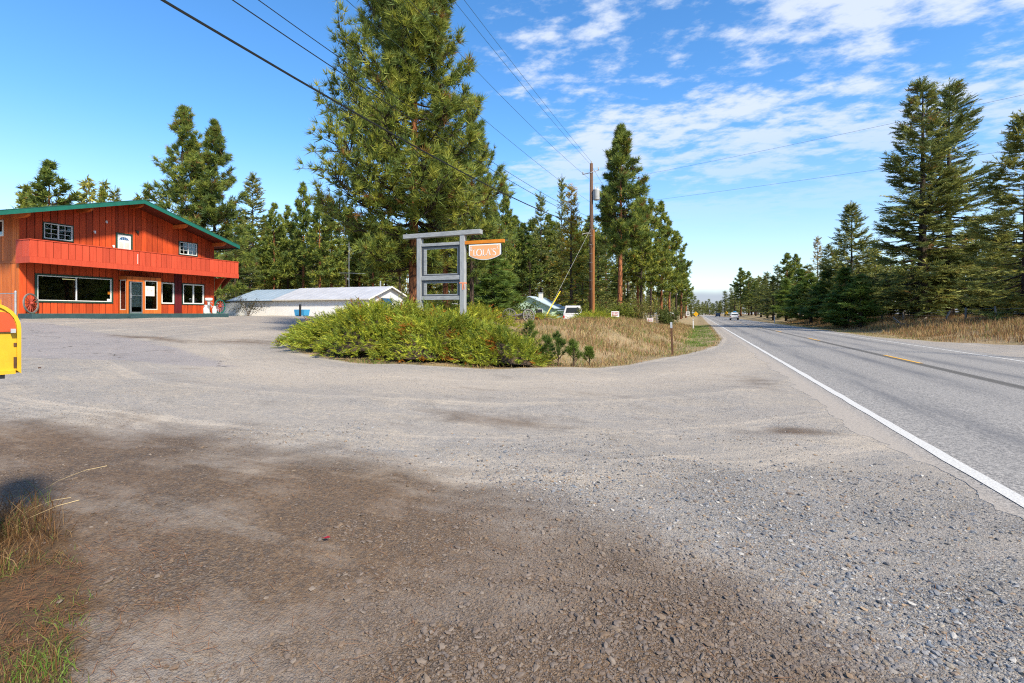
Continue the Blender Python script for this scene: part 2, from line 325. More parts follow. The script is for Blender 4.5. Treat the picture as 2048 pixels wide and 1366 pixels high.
    shape1=t.mr(v1.outputs['Distance'],.35,.55,1,0); shape2=t.mr(v2.outputs['Distance'],.35,.6,1,0)
    lot=t.mix(t.math('MULTIPLY',shape2,t.math('MINIMUM',t.math('ADD',cover,.25),.9)),dust,stones2)
    lot=t.mix(t.math('MULTIPLY',shape1,cover),lot,stones)
    lot=t.mix(t.mr(grit,.3,.7,.0,.35),lot,(.16,.15,.14)); clod=t.noise(v,9,5,.75); cl2=t.noise(v,30,3,.8); lot=t.mix(t.mr(cl2,.52,.64,0,.46),lot,(.17,.16,.15)); lot=t.mix(t.mr(cl2,.47,.36,0,.42),lot,(.52,.44,.345)); lot=t.mix(t.mr(clod,.50,.68,0,.62),lot,(.20,.185,.17)); lot=t.mix(t.mr(clod,.46,.32,0,.5),lot,(.47,.395,.305))
    dr=t.math('MULTIPLY',at.outputs['Alpha'],t.mr(t.math('ADD',mid,streak),.75,1.15,.35,1)); lot=t.mix(t.math('MULTIPLY',dr,.8),lot,t.mix(t.math('MULTIPLY',shape1,.9),(.10,.098,.095),stones))
    arc=t.n('ShaderNodeAttribute',attribute_name='arc').outputs['Fac']; cb=t.n('ShaderNodeCombineXYZ'); nt.links.new(arc,cb.inputs[0]); nt.links.new(t.math('MULTIPLY',big,.6),cb.inputs[1]); ruts=t.noise(cb.outputs[0],1.5,5,.7)
    lot=t.mix(t.mr(ruts,.50,.64,0,.55),lot,(.27,.245,.22)); lot=t.mix(t.mr(ruts,.48,.36,0,.55),lot,(.49,.42,.335))
    pale=t.math('MULTIPLY',t.mr(t.math('ABSOLUTE',t.math('ADD',arc,2.3)),.5,1.9,1,0),t.mr(t.math('ADD',mid,ruts),.85,1.1,.35,1)); lot=t.mix(t.math('MULTIPLY',pale,.6),lot,t.mix(t.mr(fine,.4,.6),(.45,.385,.31),(.37,.32,.262)))
    old=t.mix(t.mr(fine,.3,.7),(.30,.268,.262),(.225,.203,.203)); old=t.mix(t.math('MULTIPLY',shape2,.5),old,stones2); wv=t.n('ShaderNodeMix',data_type='RGBA'); wv.inputs[0].default_value=.5; nt.links.new(v,wv.inputs[6]); nx_=t.n('ShaderNodeTexNoise'); nx_.inputs['Scale'].default_value=1.2; nt.links.new(v,nx_.inputs['Vector']); nt.links.new(nx_.outputs['Color'],wv.inputs[7]); ck=t.voro(wv.outputs[2],.7,'DISTANCE_TO_EDGE').outputs['Distance']; old=t.mix(t.math('MULTIPLY',t.mr(ck,.004,.012,1,0),t.mr(mid,.45,.55)),old,(.05,.045,.042))
    lot=t.mix(t.math('MULTIPLY',t.mr(t.math('ADD',as_,t.math('MULTIPLY',t.math('SUBTRACT',mid,.5),.8)),.35,.6),.8),lot,old)
    brown_col=t.mix(t.mr(mid,.35,.65),(.130,.074,.035),(.068,.042,.023)); brown_col=t.mix(t.mr(cl2,.50,.62,0,.75),brown_col,(.20,.13,.072)); brown_col=t.mix(t.mr(cl2,.48,.38,0,.75),brown_col,(.03,.025,.022)); brown_col=t.mix(t.math('MULTIPLY',shape2,.55),brown_col,t.mix(.82,stones2,(.085,.052,.028))); brown_col=t.mix(t.math('MULTIPLY',shape1,t.math('MULTIPLY',cover,.7)),brown_col,t.mix(.74,stones,(.09,.056,.032)))  # darker brown tones of that zone, stones tinted to suit
    dm=t.math('ADD',dp_,t.math('ADD',t.math('MULTIPLY',t.math('SUBTRACT',mid,.5),1.15),t.math('ADD',t.math('MULTIPLY',t.math('SUBTRACT',fine,.5),.5),t.math('MULTIPLY',t.math('SUBTRACT',t.noise(t.coords('Object',(.45,2.6,1)),1.3,5,.65,.5),.5),.9))))
    dmask=t.mr(dm,.10,.92,0,.95)
    lot=t.mix(dmask,lot,brown_col)
    soil=t.mix(t.mr(mid,.35,.65),(.30,.215,.115),(.20,.15,.085)); soil=t.mix(t.mr(fine,.4,.7,0,.7),soil,(.36,.27,.15)); soil=t.mix(t.mr(big,.48,.62,0,.45),soil,(.11,.12,.04))
    soil=t.mix(t.mr(dp_,.15,.5),soil,t.mix(t.mr(fine,.4,.62),(.060,.040,.024),(.115,.068,.034)))
    gm=t.mr(t.math('ADD',gr_,t.math('MULTIPLY',t.math('SUBTRACT',fine,.5),.8)),.35,.65)
    col=t.mix(gm,lot,soil)
    hgt=t.math('ADD',t.math('MULTIPLY',shape1,t.math('MULTIPLY',cover,.8)),t.math('ADD',t.math('MULTIPLY',shape2,.35),t.math('MULTIPLY',fine,.5)))
    t.out(t.bsdf(col,t.mr(dmask,0,1,.92,.78),0,t.bump(hgt,.55,.018),.2))
    o=link('ground',me,None,m); tag(o,kind='structure')
build_ground()

def build_road():
    # straight for 300 m, then it swings away to the left behind the trees
    def cx(y): return 6.13-np.maximum(y-300,0)**2/900.
    ys=np.concatenate([np.arange(-60,-6,1.),np.arange(-6,40,.12),np.arange(40,60,.5),np.arange(60,300,4),np.arange(300,620,8)])
    n=len(ys); w0=3.84+.36*ss(5,8,ys)-.08*ss(14,30,ys)+.05*np.sin(ys*1.7)+.03*np.sin(ys*4.9+1)+rng.normal(0,.035,n); w1=4.35+.05*np.sin(ys*.8)+rng.normal(0,.025,n)
    cols=[-w0,np.full(n,-3.7),np.full(n,-1.8),np.zeros(n),np.full(n,1.8),np.full(n,3.7),w1]
    zz=[.003,.009,.020,.026,.020,.009,.003]
    V=np.concatenate([np.stack([cx(ys)+c,ys,np.full(n,z)],1) for c,z in zip(cols,zz)]); F=[]
    # a shallow thickness at both ragged edges
    V=np.concatenate([V,np.stack([cx(ys)-w0-.03,ys,np.full(n,-.06)],1),np.stack([cx(ys)+w1+.03,ys,np.full(n,-.06)],1)])
    order=[7,0,1,2,3,4,5,6,8]
    for a,b in zip(order[:-1],order[1:]):
        for i in range(n-1): F.append((a*n+i,b*n+i,b*n+i+1,a*n+i+1))
    me=tri_mesh('road',V,np.array(F),None,False)
    m,nt=newmat('worn_asphalt'); t=NT(nt); v=t.coords('Object'); s=t.n('ShaderNodeSeparateXYZ'); nt.links.new(v,s.inputs[0]); X=s.outputs[0]
    fine=t.noise(v,90,4,.8); mid=t.noise(t.coords('Object',(2.2,.22,1)),1.0,6,.65); vo=t.voro(v,120)
    big=t.noise(t.coords('Object',(.9,.05,1)),1.3,4,.6); patch=t.noise(t.coords('Object',(1,.35,1)),.8,4,.6)
    c=t.mix(t.mr(fine,.35,.65),(.31,.295,.275),(.15,.145,.14)); c=t.mix(t.math('MULTIPLY',t.mr(vo.outputs['Distance'],.2,.45,1,0),.55),c,t.ramp(vo.outputs['Color'],[(0,(.06,.06,.065)),(.5,(.22,.21,.20)),(1,(.40,.38,.35))]))
    sk=t.noise(v,34,4,.85); c=t.mix(t.mr(sk,.505,.58,0,.8),c,(.075,.074,.075)); c=t.mix(t.mr(sk,.49,.41,0,.7),c,(.40,.375,.345))
    # tyre-polished strips and the tarry old centre line
    track=None
    for x0,w in ((3.45,.42),(5.25,.38),(7.15,.38),(8.85,.42)):
        k=t.mr(t.math('ABSOLUTE',t.math('SUBTRACT',X,x0)),w*.2,w*1.25,1,0); track=k if track is None else t.math('MAXIMUM',track,k)
    c=t.mix(t.math('MULTIPLY',t.math('MULTIPLY',track,t.mr(mid,.36,.62,.12,1)),.72),c,(.085,.088,.098))
    cl=t.mr(t.math('ABSOLUTE',t.math('SUBTRACT',t.math('ADD',X,t.math('MULTIPLY',big,.12)),6.28)),.10,.2,1,0)
    c=t.mix(t.math('MULTIPLY',cl,t.mr(fine,.2,.6,.45,.9)),c,(.05,.047,.042))
    c=t.mix(t.math('MULTIPLY',t.mr(big,.5,.68),.4),c,(.245,.235,.222))
    dustL=t.mr(X,2.46,2.2,0,1); c=t.mix(t.math('MULTIPLY',dustL,t.mr(sk,.4,.6,.95,.6)),c,t.mix(t.mr(fine,.4,.6),(.40,.345,.285),(.29,.262,.23)))
    t.out(t.bsdf(c,.85,0,t.bump(t.math('ADD',fine,vo.outputs['Distance']),.35,.008),.3))
    road=link('road',me,None,m); tag(road,kind='structure')
    def stripe(name,mat,x,w,y0,y1,ragged=.006):
        yy=np.arange(y0,y1+.01,.25 if y1-y0<60 else 1.5 if y1>100 else .5); k=len(yy)
        a=np.abs(x-6.13); z=np.interp(a,[0,1.8,3.7,4.4],[.026,.020,.009,.003])+.005
        l=np.stack([cx(yy)+x-6.13-w/2+rng.normal(0,ragged,k),yy,np.full(k,z)],1); r=np.stack([cx(yy)+x-6.13+w/2+rng.normal(0,ragged,k),yy,np.full(k,z)],1)
        F=np.stack([np.arange(k-1),np.arange(k-1)+k,np.arange(k-1)+k+1,np.arange(k-1)+1],1)
        return link(name,tri_mesh(name,np.concatenate([l,r]),F),road,mat)
    for a,b in ((-40,40),(40,560)):
        stripe('edge_line',M['white_road'],2.47,.135,a,b); stripe('edge_line',M['white_road'],9.76,.125,a,b)
    for k in range(-1,18):
        y0=18.7+13.75*k; stripe('centre_dash',M['yellow_road'],6.36,.12,y0,y0+3.45)
build_road()

# loose stones: real pebbles lying on the lot, thick in drifts
def ico():
    p=(1+5**.5)/2; v=np.array([(-1,p,0),(1,p,0),(-1,-p,0),(1,-p,0),(0,-1,p),(0,1,p),(0,-1,-p),(0,1,-p),(p,0,-1),(p,0,1),(-p,0,-1),(-p,0,1)],float)
    f=np.array([(0,11,5),(0,5,1),(0,1,7),(0,7,10),(0,10,11),(1,5,9),(5,11,4),(11,10,2),(10,7,6),(7,1,8),(3,9,4),(3,4,2),(3,2,6),(3,6,8),(3,8,9),(4,9,5),(2,4,11),(6,2,10),(8,6,7),(9,8,1)]); return v/np.linalg.norm(v[0]),f
OCT=(np.array([(1,0,0),(-1,0,0),(0,1,0),(0,-1,0),(0,0,1),(0,0,-1)],float),np.array([(0,2,4),(2,1,4),(1,3,4),(3,0,4),(2,0,5),(1,2,5),(3,1,5),(0,3,5)]))
def fbm(x,y,s,seed):
    r=np.random.default_rng(seed); o=0
    for k in range(5):
        a=r.uniform(0,6.28,4); f=s*(1.7**k); th=r.uniform(0,6.28)
        u=x*math.cos(th)+y*math.sin(th); w=-x*math.sin(th)+y*math.cos(th)
        o=o+(np.sin(u*f+a[0]+1.3*np.sin(w*f*.7+a[1]))*np.sin(w*f*.9+a[2]))/(1.35**k)
    return o
def pebbles(name,N,tmpl,dmin,dmax,rlo,rhi,pw):
    # sampled on a fan of ground in front of the lot entrance
    d=dmin*(dmax/dmin)**rng.random(N*3)**pw; az=R(YAW)+rng.uniform(-.86,.86,N*3)
    x=-d*np.sin(az)*1.0; y=d*np.cos(az)
    drift=fbm(x*.8,y*1.1,.9,3)+1.4*ss(-1.4,1.0,x)*ss(7.5,4.2,y)-.35*ss(-.2,.5,sdist(x,y,BROWNP))
    keep=(x<1.72+.62*ss(8,4.5,y)+.25*rng.normal(0,1,len(x)))&(sdist(x,y)<-.05)&(rng.random(len(x))<np.clip(.34+.42*drift,.08,1))&(sdist(x,y,GRASSP)<rng.uniform(-.1,.25,len(x)))
    x,y=x[keep][:N],y[keep][:N]; n=len(x); v0,f0=tmpl; k=len(v0)
    r=rlo*(rhi/rlo)**(rng.random(n)**2.4)
    sc=np.stack([r*rng.uniform(.75,1.5,n),r*rng.uniform(.6,1.0,n),r*rng.uniform(.32,.62,n)],1)
    V=v0[None]*(1+rng.uniform(-.34,.3,(n,k,1)))*sc[:,None,:]
    a=rng.uniform(0,6.28,n); ca,sa=np.cos(a)[:,None],np.sin(a)[:,None]; tl=rng.normal(0,.22,n)[:,None]
    X_=V[...,0]*ca-V[...,1]*sa; Y_=V[...,0]*sa+V[...,1]*ca; Z_=V[...,2]+V[...,0]*tl
    gzv=terrain(x,y)+.018*(np.sin(x*1.7+y*.6)+np.sin(y*1.3-x*.8+1)+.6*np.sin(x*3.1+2)*np.sin(y*2.7))*(1-ss(.6,1.6,x))
    W=np.stack([X_+x[:,None],Y_+y[:,None],Z_+(gzv+sc[:,2]*.45)[:,None]],-1).reshape(-1,3)
    F=(f0[None]+k*np.arange(n)[:,None,None]).reshape(-1,3)
    pal=np.array([(.11,.12,.14),(.17,.18,.195),(.23,.23,.235),(.27,.235,.185),(.26,.18,.11),(.14,.16,.185),(.36,.345,.32),(.25,.25,.255),(.085,.085,.09),(.19,.14,.105),(.15,.16,.175)])
    c=pal[rng.integers(0,len(pal),n)]*rng.uniform(.75,1.2,(n,1))
    w=ss(-.3,.5,sdist(x,y,BROWNP))[:,None]*.78; c=c*(1-w)+np.array([.112,.068,.036])*w
    me=tri_mesh(name,W,F,np.repeat(c,k,0)); o=link(name,me,None,M['pebble']); return o
def pebble_mat():
    m,nt=newmat('pebble_stone'); t=NT(nt); at=t.n('ShaderNodeAttribute',attribute_name='tint'); nz=t.noise(t.coords('Object'),120,3,.6)
    t.out(t.bsdf(t.mix(t.mr(nz,.3,.7,0,.35),at.outputs['Color'],(.2,.19,.18)),.85,0,None,.25)); M['pebble']=m
pebble_mat()
tag(pebbles('gravel',22000,ico(),1.7,7.0,.0045,.019,1.0),'grey and tan rounded gravel scattered over the lot','gravel',kind='stuff')
tag(pebbles('fine_gravel',105000,OCT,1.7,13,.003,.0095,.85),'fine grey gravel strewn across the dusty lot','gravel',kind='stuff')

# ---------------------------------------------------------------- the orange shop building
XF,XB=-35.6,-34.25; Y0,Y1=16.51,28.55; YR=22.27; ZF=1.55; XBACK=-49.0; SL=.288
def rooftop(y): return 9.05-SL*abs(y-YR)
def soff(y): return rooftop(y)-.21
def columns(y0,y1,step,openings,zb,zt,extra=()):
    """cut a wall strip y0..y1 into board columns, minus the openings (y0,y1,z0,z1)"""
    cuts={y0,y1}|{e for o in openings for e in o[:2] if y0<e<y1}|{e for e in extra if y0<e<y1}
    n=int(round((y1-y0)/step))
    grid=[y0+(y1-y0)*i/n for i in range(1,n)]
    cuts|={g for g in grid if all(abs(g-c)>step*.3 for c in cuts)}
    cs=sorted(cuts)
    for a,b in zip(cs[:-1],cs[1:]):
        m=(a+b)/2; spans=[(zb,None)]
        for o in sorted(openings,key=lambda o:o[2]):
            if o[0]<m<o[1]:
                lo,_=spans.pop(); 
                if o[2]-lo>.02: spans.append((lo,o[2]))
                spans.append((o[3],None))
        for lo,hi in spans: yield a,b,lo,hi
def window_unit(par,name,y0,y1,z0,z1,x,trim,frame,glass,sashes=1,grid=None,tw=.075,fw=.05):
    """trim boards, frame, one glass pane and muntins per sash, set in an x-facing wall"""
    w=empty(name,(0,0,0)); w.parent=par
    t=MB(); t.box(x-.02,x+.045,y0,y1,z1-tw,z1).box(x-.02,x+.045,y0,y1,z0,z0+tw).box(x-.02,x+.043,y0,y0+tw,z0+tw,z1-tw).box(x-.02,x+.043,y1-tw,y1,z0+tw,z1-tw)
    t.build('trim',trim,w)
    a,b,c,d=y0+tw,y1-tw,z0+tw,z1-tw
    f=MB().box(x-.06,x+.03,a,b,d-fw,d).box(x-.06,x+.03,a,b,c,c+fw).box(x-.06,x+.028,a,a+fw,c+fw,d-fw).box(x-.06,x+.028,b-fw,b,c+fw,d-fw)
    for i in range(1,sashes):
        q=a+(b-a)*i/sashes; f.box(x-.06,x+.026,q-fw*.6,q+fw*.6,c+fw,d-fw)
    f.build('frame',frame,w)
    for i in range(sashes):
        p=a+(b-a)*i/sashes+(fw if i==0 else fw*.6); q=a+(b-a)*(i+1)/sashes-(fw if i==sashes-1 else fw*.6)
        box('pane',glass,w,x-.03,x-.024,p,q,c+fw,d-fw)
        if grid:
            g=MB(); nc,nr=grid
            for k in range(1,nc): u=p+(q-p)*k/nc; g.box(x-.022,x-.006,u-.011,u+.011,c+fw,d-fw)
            for k in range(1,nr): u=c+fw+(d-c-2*fw)*k/nr; g.box(x-.022,x-.008,p,q,u-.011,u+.011)
            g.build('muntin',frame,w)
    return w
def build_shop():
    b=empty('shop_building',(0,0,0)); tag(b,'two storey orange board building with green roof edge and long balcony','building')
    wins=dict(big=(17.24,21.31,2.2,3.86),one=(24.38,25.36,2.22,3.78),two=(25.93,27.7,2.21,3.79),upl=(17.6,19.12,5.87,6.88),upr=(25.68,27.14,5.85,6.86))
    door_up=(21.48,22.5,4.4,6.84); entry=(21.66,23.87,ZF,3.85)
    low=[wins['big'],wins['one'],wins['two'],entry]; up=[wins['upl'],wins['upr'],door_up]
    wall=empty('front_wall'); wall.parent=b
    core=MB()
    for a,c,lo,hi in columns(Y0,Y1,.36,low+up,ZF-.3,None,(YR,)):
        if hi is None: core.pris(XF-.18,XF-.03,a,c,lo,lo,soff(a)+.02,soff(c)+.02)
        else: core.box(XF-.18,XF-.03,a,c,lo,hi)
    core.build('wall_core',M['core'],wall)
    g=.017
    for a,c,lo,hi in columns(Y0,Y1,.36,low,ZF,4.4):
        m=M['maroon'] if 25.36<(a+c)/2<25.93 else M['orange_wall']
        box('board',m,wall,XF-.03+random.uniform(-.004,.003),XF+random.uniform(-.004,.004),a+g,c-g,lo,hi or 4.4)
    for a,c,lo,hi in columns(Y0,Y1,.36,up,4.4,None,(YR,)):
        if hi is None: o=MB().pris(XF-.03,XF+random.uniform(-.004,.004),a+g,c-g,lo,lo,soff(a+g),soff(c-g))
        else: o=MB().box(XF-.03,XF+random.uniform(-.004,.004),a+g,c-g,lo,hi)
        o.build('board',M['orange_wall'],wall)
    # side wall towards the camera
    side=empty('side_wall'); side.parent=b
    sw=(-38.25,-37.02,5.95,6.88); n=66
    box('wall_core',M['core'],side,XBACK,XF-.18,Y0+.03,Y0+.18,1.0,7.18)
    xs=[XBACK+(XF-XBACK)*i/n for i in range(n+1)]
    for a,c in zip(xs[:-1],xs[1:]):
        if c==xs[-1]: c=XF+.012
        m=(a+c)/2; y=Y0+random.uniform(-.004,.003)
        box('board',M['orange_side'],side,a+.013,c-.013,y,Y0+.03,1.15,4.38)
        for lo,hi in ([(4.52,sw[2]),(sw[3],7.16)] if sw[0]<m<sw[1] else [(4.52,7.16)]): box('board',M['orange_side'],side,a+.013,c-.013,y,Y0+.03,lo,hi)
    box('belt_board',M['orange_side'],side,XBACK,XF+.02,Y0-.02,Y0+.03,4.385,4.515)
    w=empty('side_window'); w.parent=side
    MB().box(sw[0],sw[1],Y0-.04,Y0+.05,sw[2],sw[2]+.09).box(sw[0],sw[1],Y0-.04,Y0+.05,sw[3]-.09,sw[3]).box(sw[0],sw[0]+.09,Y0-.038,Y0+.05,sw[2]+.09,sw[3]-.09).box(sw[1]-.09,sw[1],Y0-.038,Y0+.05,sw[2]+.09,sw[3]-.09).box((sw[0]+sw[1])/2-.03,(sw[0]+sw[1])/2+.03,Y0-.03,Y0+.04,sw[2]+.09,sw[3]-.09).build('frame',M['white'],w)
    box('pane',M['glass'],w,sw[0]+.09,sw[1]-.09,Y0+.0,Y0+.006,sw[2]+.09,sw[3]-.09)
    # far and back walls, floors, rooms
    MB().box(XBACK,XF-.18,Y1-.15,Y1,1.0,7.18).build('far_wall',M['orange_side'],b)
    MB().pris(XBACK-.15,XBACK,Y0,YR,1,1,soff(Y0),soff(YR)).pris(XBACK-.15,XBACK,YR,Y1,1,1,soff(YR),soff(Y1)).build('back_wall',M['orange_side'],b)
    box('ground_floor',M['intfloor'],b,XBACK,XF-.02,Y0+.19,Y1-.16,1.3,1.545); box('upper_floor',M['int'],b,XBACK,XF-.19,Y0+.19,Y1-.16,4.28,4.5)
    box('partition',M['int'],b,-43.1,-43,Y0+.19,Y1-.16,1.55,4.27); box('partition',M['int'],b,XBACK,XF-.19,24.05,24.15,1.55,4.27); box('partition',M['int'],b,-40.1,-40,Y0+.19,Y1-.16,4.51,7.15)
    box('lamp_tube',M['tube'],b,-39.05,-38.98,20.35,21.1,3.78,3.83); box('counter',M['int'],b,-40.5,-39.8,17.3,20.4,1.55,2.55)
    # windows
    window_unit(b,'shop_window',*wins['big'],XF,M['dkgreen'],M['white'],M['pic_glass'],2,None,.10,.045)
    window_unit(b,'sash_window',*wins['one'],XF,M['dkgreen'],M['white'],M['pic_glass'],1,None,.03,.085)
    window_unit(b,'sash_window',*wins['two'],XF,M['dkgreen'],M['white'],M['pic_glass'],2,None,.06,.075)
    window_unit(b,'grid_window',*wins['upl'],XF,M['dkgreen'],M['white'],M['glass'],2,(2,3),.055,.05)
    window_unit(b,'grid_window',*wins['upr'],XF,M['dkgreen'],M['white'],M['glass'],2,(2,3),.055,.05)
    for y0,z0,c in ((20.98,2.32,'paper'),(21.02,2.78,'orangebar')): box('sticker',M[c],b,XF-.022,XF-.018,y0,y0+.16,z0,z0+.17)
    # upper door
    d=empty('balcony_door'); d.parent=b; y0,y1,z0,z1=door_up
    MB().box(XF-.05,XF+.04,y0,y0+.09,z0,z1).box(XF-.05,XF+.04,y1-.09,y1,z0,z1).box(XF-.05,XF+.042,y0+.09,y1-.09,z1-.08,z1).build('door_frame',M['dkgreen'],d)
    leaf=box('door_leaf',M['white'],d,XF-.045,XF-.012,y0+.09,y1-.09,z0,z1-.08)
    fan=[(y0+.22+.58*(1-math.cos(t))/2,6.40+.20*math.sin(t)) for t in [math.pi*i/10 for i in range(11)]]
    MB().polyx(fan[::-1],XF-.012,XF-.006).build('fan_light',M['blue'],d)
    for k in range(5): 
        u=y0+.22+.58*(k+.5)/5; box('glazing_bar',M['white'],d,XF-.0055,XF-.002,u-.008,u+.008,6.40,6.40+.19*math.sin(math.pi*(k+.5)/5))
    for a in (y0+.2,y0+.55): box('door_panel',M['offwhite'],d,XF-.012,XF-.002,a,a+.27,5.55,6.25)
    # little lamps and boxes on the wall
    for y,z,c,s in ((20.9,7.44,'white',.055),(20.24,6.69,'white',.06),(22.8,7.08,'blackmetal',.075),(21.32,5.93,'white',.055)):
        l=box('wall_lamp',M[c],b,XF,XF+.10,y-s,y+s,z-s,z+s,.02); MB().lathe([(.05,-.09),(.055,0),(.02,.03)],(XF+.09,y,z-.02),8).build('lamp_head',M[c],l)
    # balcony
    ba=empty('balcony'); ba.parent=b; y0,y1=16.37,29.59
    box('deck',M['soffit'],ba,XF+.02,XB-.05,y0+.05,y1-.05,4.42,4.62)
    box('rim_joist',M['balcony'],ba,XB-.05,XB+.012,y0-.01,y1+.01,4.34,4.68); box('rim_joist',M['balcony'],ba,XF+.02,XB-.05,y0-.008,y0+.05,4.34,4.68); box('rim_joist',M['balcony'],ba,XF+.02,XB-.05,y1-.05,y1+.008,4.34,4.68)
    n=37
    for i in range(n):
        a=y0+(y1-y0)*i/n; c=y0+(y1-y0)*(i+1)/n; box('board',M['balcony'],ba,XB-.03,XB+random.uniform(-.004,.003),a+.014,c-.014,4.685,5.60)
    box('board_backing',M['core'],ba,XB-.05,XB-.032,y0+.03,y1-.03,4.685,5.59)
    for y,s in ((y0,1),(y1,-1)):
        for i in range(4):
            a=XF+.02+(XB-.05-XF-.02)*i/4; box('board',M['balcony'],ba,a+.008,a+(XB-.05-XF-.02)/4-.008,min(y,y+s*.03),max(y,y+s*.03),4.685,5.60)
    MB().box(XB-.09,XB+.03,y0-.03,y1+.03,5.602,5.65).box(XF+.02,XB-.09,y0-.03,y0+.07,5.602,5.65).box(XF+.02,XB-.09,y1-.07,y1+.03,5.602,5.65).build('cap_rail',M['balcony'],ba)
    box('downpipe',M['white'],ba,XB+.014,XB+.03,21.95,21.975,4.78,5.42)
    # bracket under the far end
    MB().poly([(XF-.0,4.3),(XB-.3,4.3),(XF-.0,3.3)],Y1+.02,Y1+.12).build('bracket',M['orange_wall'],b)
    MB().poly([(XF-.0,4.3),(XB-.3,4.3),(XF-.0,3.5)],Y1+.6,Y1+.7).build('bracket',M['soffit'],b)
    # roof
    rf=empty('roof'); rf.parent=b; ya,yb=14.98,29.56; xe=-34.1
    for y0,y1 in ((ya,YR),(YR,yb)):
        MB().pris(XBACK-1,xe,y0,y1,rooftop(y0)-.2,rooftop(y1)-.2,rooftop(y0)-.05,rooftop(y1)-.05).build('roof_deck',M['soffit'],rf)
        MB().pris(XBACK-1.05,xe+.06,y0,y1,rooftop(y0)-.048,rooftop(y1)-.048,rooftop(y0)-.015,rooftop(y1)-.015).build('roof_sheet',M['roof_green'],rf)
        MB().pris(xe+.002,xe+.045,y0,y1,rooftop(y0)-.29,rooftop(y1)-.29,rooftop(y0)-.05,rooftop(y1)-.05).build('fascia',M['green_trim'],rf)
    for y in (ya,yb): box('eave_board',M['green_trim'],rf,XBACK-1,xe,y-.03 if y==ya else y+.002,y-.002 if y==ya else y+.03,rooftop(y)-.29,rooftop(y)-.055)
    for y in (16.34,19.36,22.3,25.32,28.42):
        zt=min(soff(y-.08),soff(y+.08))-.004
        MB().poly([(XF-.02,zt),(xe-.16,zt),(xe-.16,zt-.16),(xe-.5,zt-.27),(XF-.02,zt-.27)],y-.08,y+.08).build('rafter_tail',M['orange_side'],rf)
    # entrance porch
    v=empty('entrance_porch'); v.parent=b; XV=-34.8; ya,yb=21.66,23.87; zt=3.98
    P=M['orange_side']
    for x0,x1,y0,y1 in ((XV-.12,XV,ya,ya+.10),(XV-.10,XV,22.66,22.80),(XV-.10,XV,yb-.24,yb),(XF,XF+.10,ya,ya+.08),(XF,XF+.08,yb-.08,yb)): box('post',P,v,x0,x1,y0,y1,ZF,3.66 if y0<22.7 else 3.78)
    for i in range(6): 
        a=ya+(yb-ya)*i/6; box('header_board',P,v,XV-.1,XV+random.uniform(0,.006),a+.008,a+(yb-ya)/6-.008,3.66 if i<3 else 3.785,zt)
    box('side_header',P,v,XF,XV-.12,ya,ya+.06,3.76,zt); box('side_sill',P,v,XF+.1,XV-.12,ya,ya+.06,ZF,1.78); box('porch_roof',M['soffit'],v,XF,XV-.1,ya,yb,3.985,4.03); box('far_side',P,v,XF+.08,XV-.1,yb-.05,yb,ZF,zt)
    box('side_pane',M['glass'],v,XF+.14,XV-.16,ya+.025,ya+.03,1.84,3.70)
    MB().box(XF+.1,XF+.14,ya+.01,ya+.05,1.78,3.76).box(XV-.16,XV-.12,ya+.01,ya+.05,1.78,3.76).box(XF+.14,XV-.16,ya+.012,ya+.048,1.78,1.84).box(XF+.14,XV-.16,ya+.012,ya+.048,3.70,3.76).build('side_frame',M['offwhite'],v)
    for i in range(3): a=22.80+(yb-.24-22.8)*i/3; box('sill_board',P,v,XV-.06,XV,a+.006,a+(yb-.24-22.8)/3-.006,ZF,1.80)
    box('front_pane',M['glass'],v,XV-.05,XV-.045,22.84,yb-.28,1.86,3.72)
    MB().box(XV-.07,XV-.02,22.8,22.84,1.8,3.78).box(XV-.07,XV-.02,yb-.28,yb-.24,1.8,3.78).box(XV-.07,XV-.022,22.84,yb-.28,1.8,1.86).box(XV-.07,XV-.022,22.84,yb-.28,3.72,3.78).build('front_frame',M['offwhite'],v)
    dr=empty('shop_door'); dr.parent=v; y0,y1=21.86,22.66
    MB().box(XV-.08,XV-.03,y0,y0+.10,ZF,3.66).box(XV-.08,XV-.03,y1-.05,y1,ZF,3.66).box(XV-.08,XV-.032,y0+.10,y1-.05,ZF,1.66).box(XV-.08,XV-.032,y0+.10,y1-.05,3.6,3.66).build('door_frame',M['alu'],dr)
    box('door_pane',M['glass'],dr,XV-.06,XV-.055,y0+.10,y1-.05,1.66,3.6); box('curtain',M['curtain'],dr,XV-.16,XV-.13,y0+.12,y1-.06,1.98,3.58); box('door_handle',M['alu'],dr,XV-.03,XV+.03,y0+.03,y0+.10,2.55,2.86,.01); box('push_bar',M['alu'],dr,XV-.05,XV-.035,y0+.1,y1-.05,2.72,2.745)
    box('jamb_glass',M['pic_glass'],dr,XV-.06,XV-.055,ya+.10,y0,ZF,3.66)
    box('notice',M['paper'],v,XV-.04,XV-.036,22.85,23.44,2.73,3.40)
    for y,z,w,hh in ((22.95,3.08,.04,.16),(23.03,3.14,.08,.03),(23.13,3.0,.03,.2),(23.22,3.1,.09,.03),(23.24,2.98,.03,.14),(23.05,2.92,.1,.02)): box('notice_mark',M['ink'],v,XV-.0355,XV-.035,y,y+w,z,z+hh)
    # plinth
    pl=box('plinth',M['plinth'],b,XF-.02,XB,16.48,28.72,.9,1.52,.02); box('plinth_floor',M['plinth_top'],b,XF-.01,XB-.01,16.49,28.71,1.524,1.548)
    box('step',M['plinth'],b,XB+.002,XB+.34,21.35,23.7,1.0,1.39,.02)
build_shop()

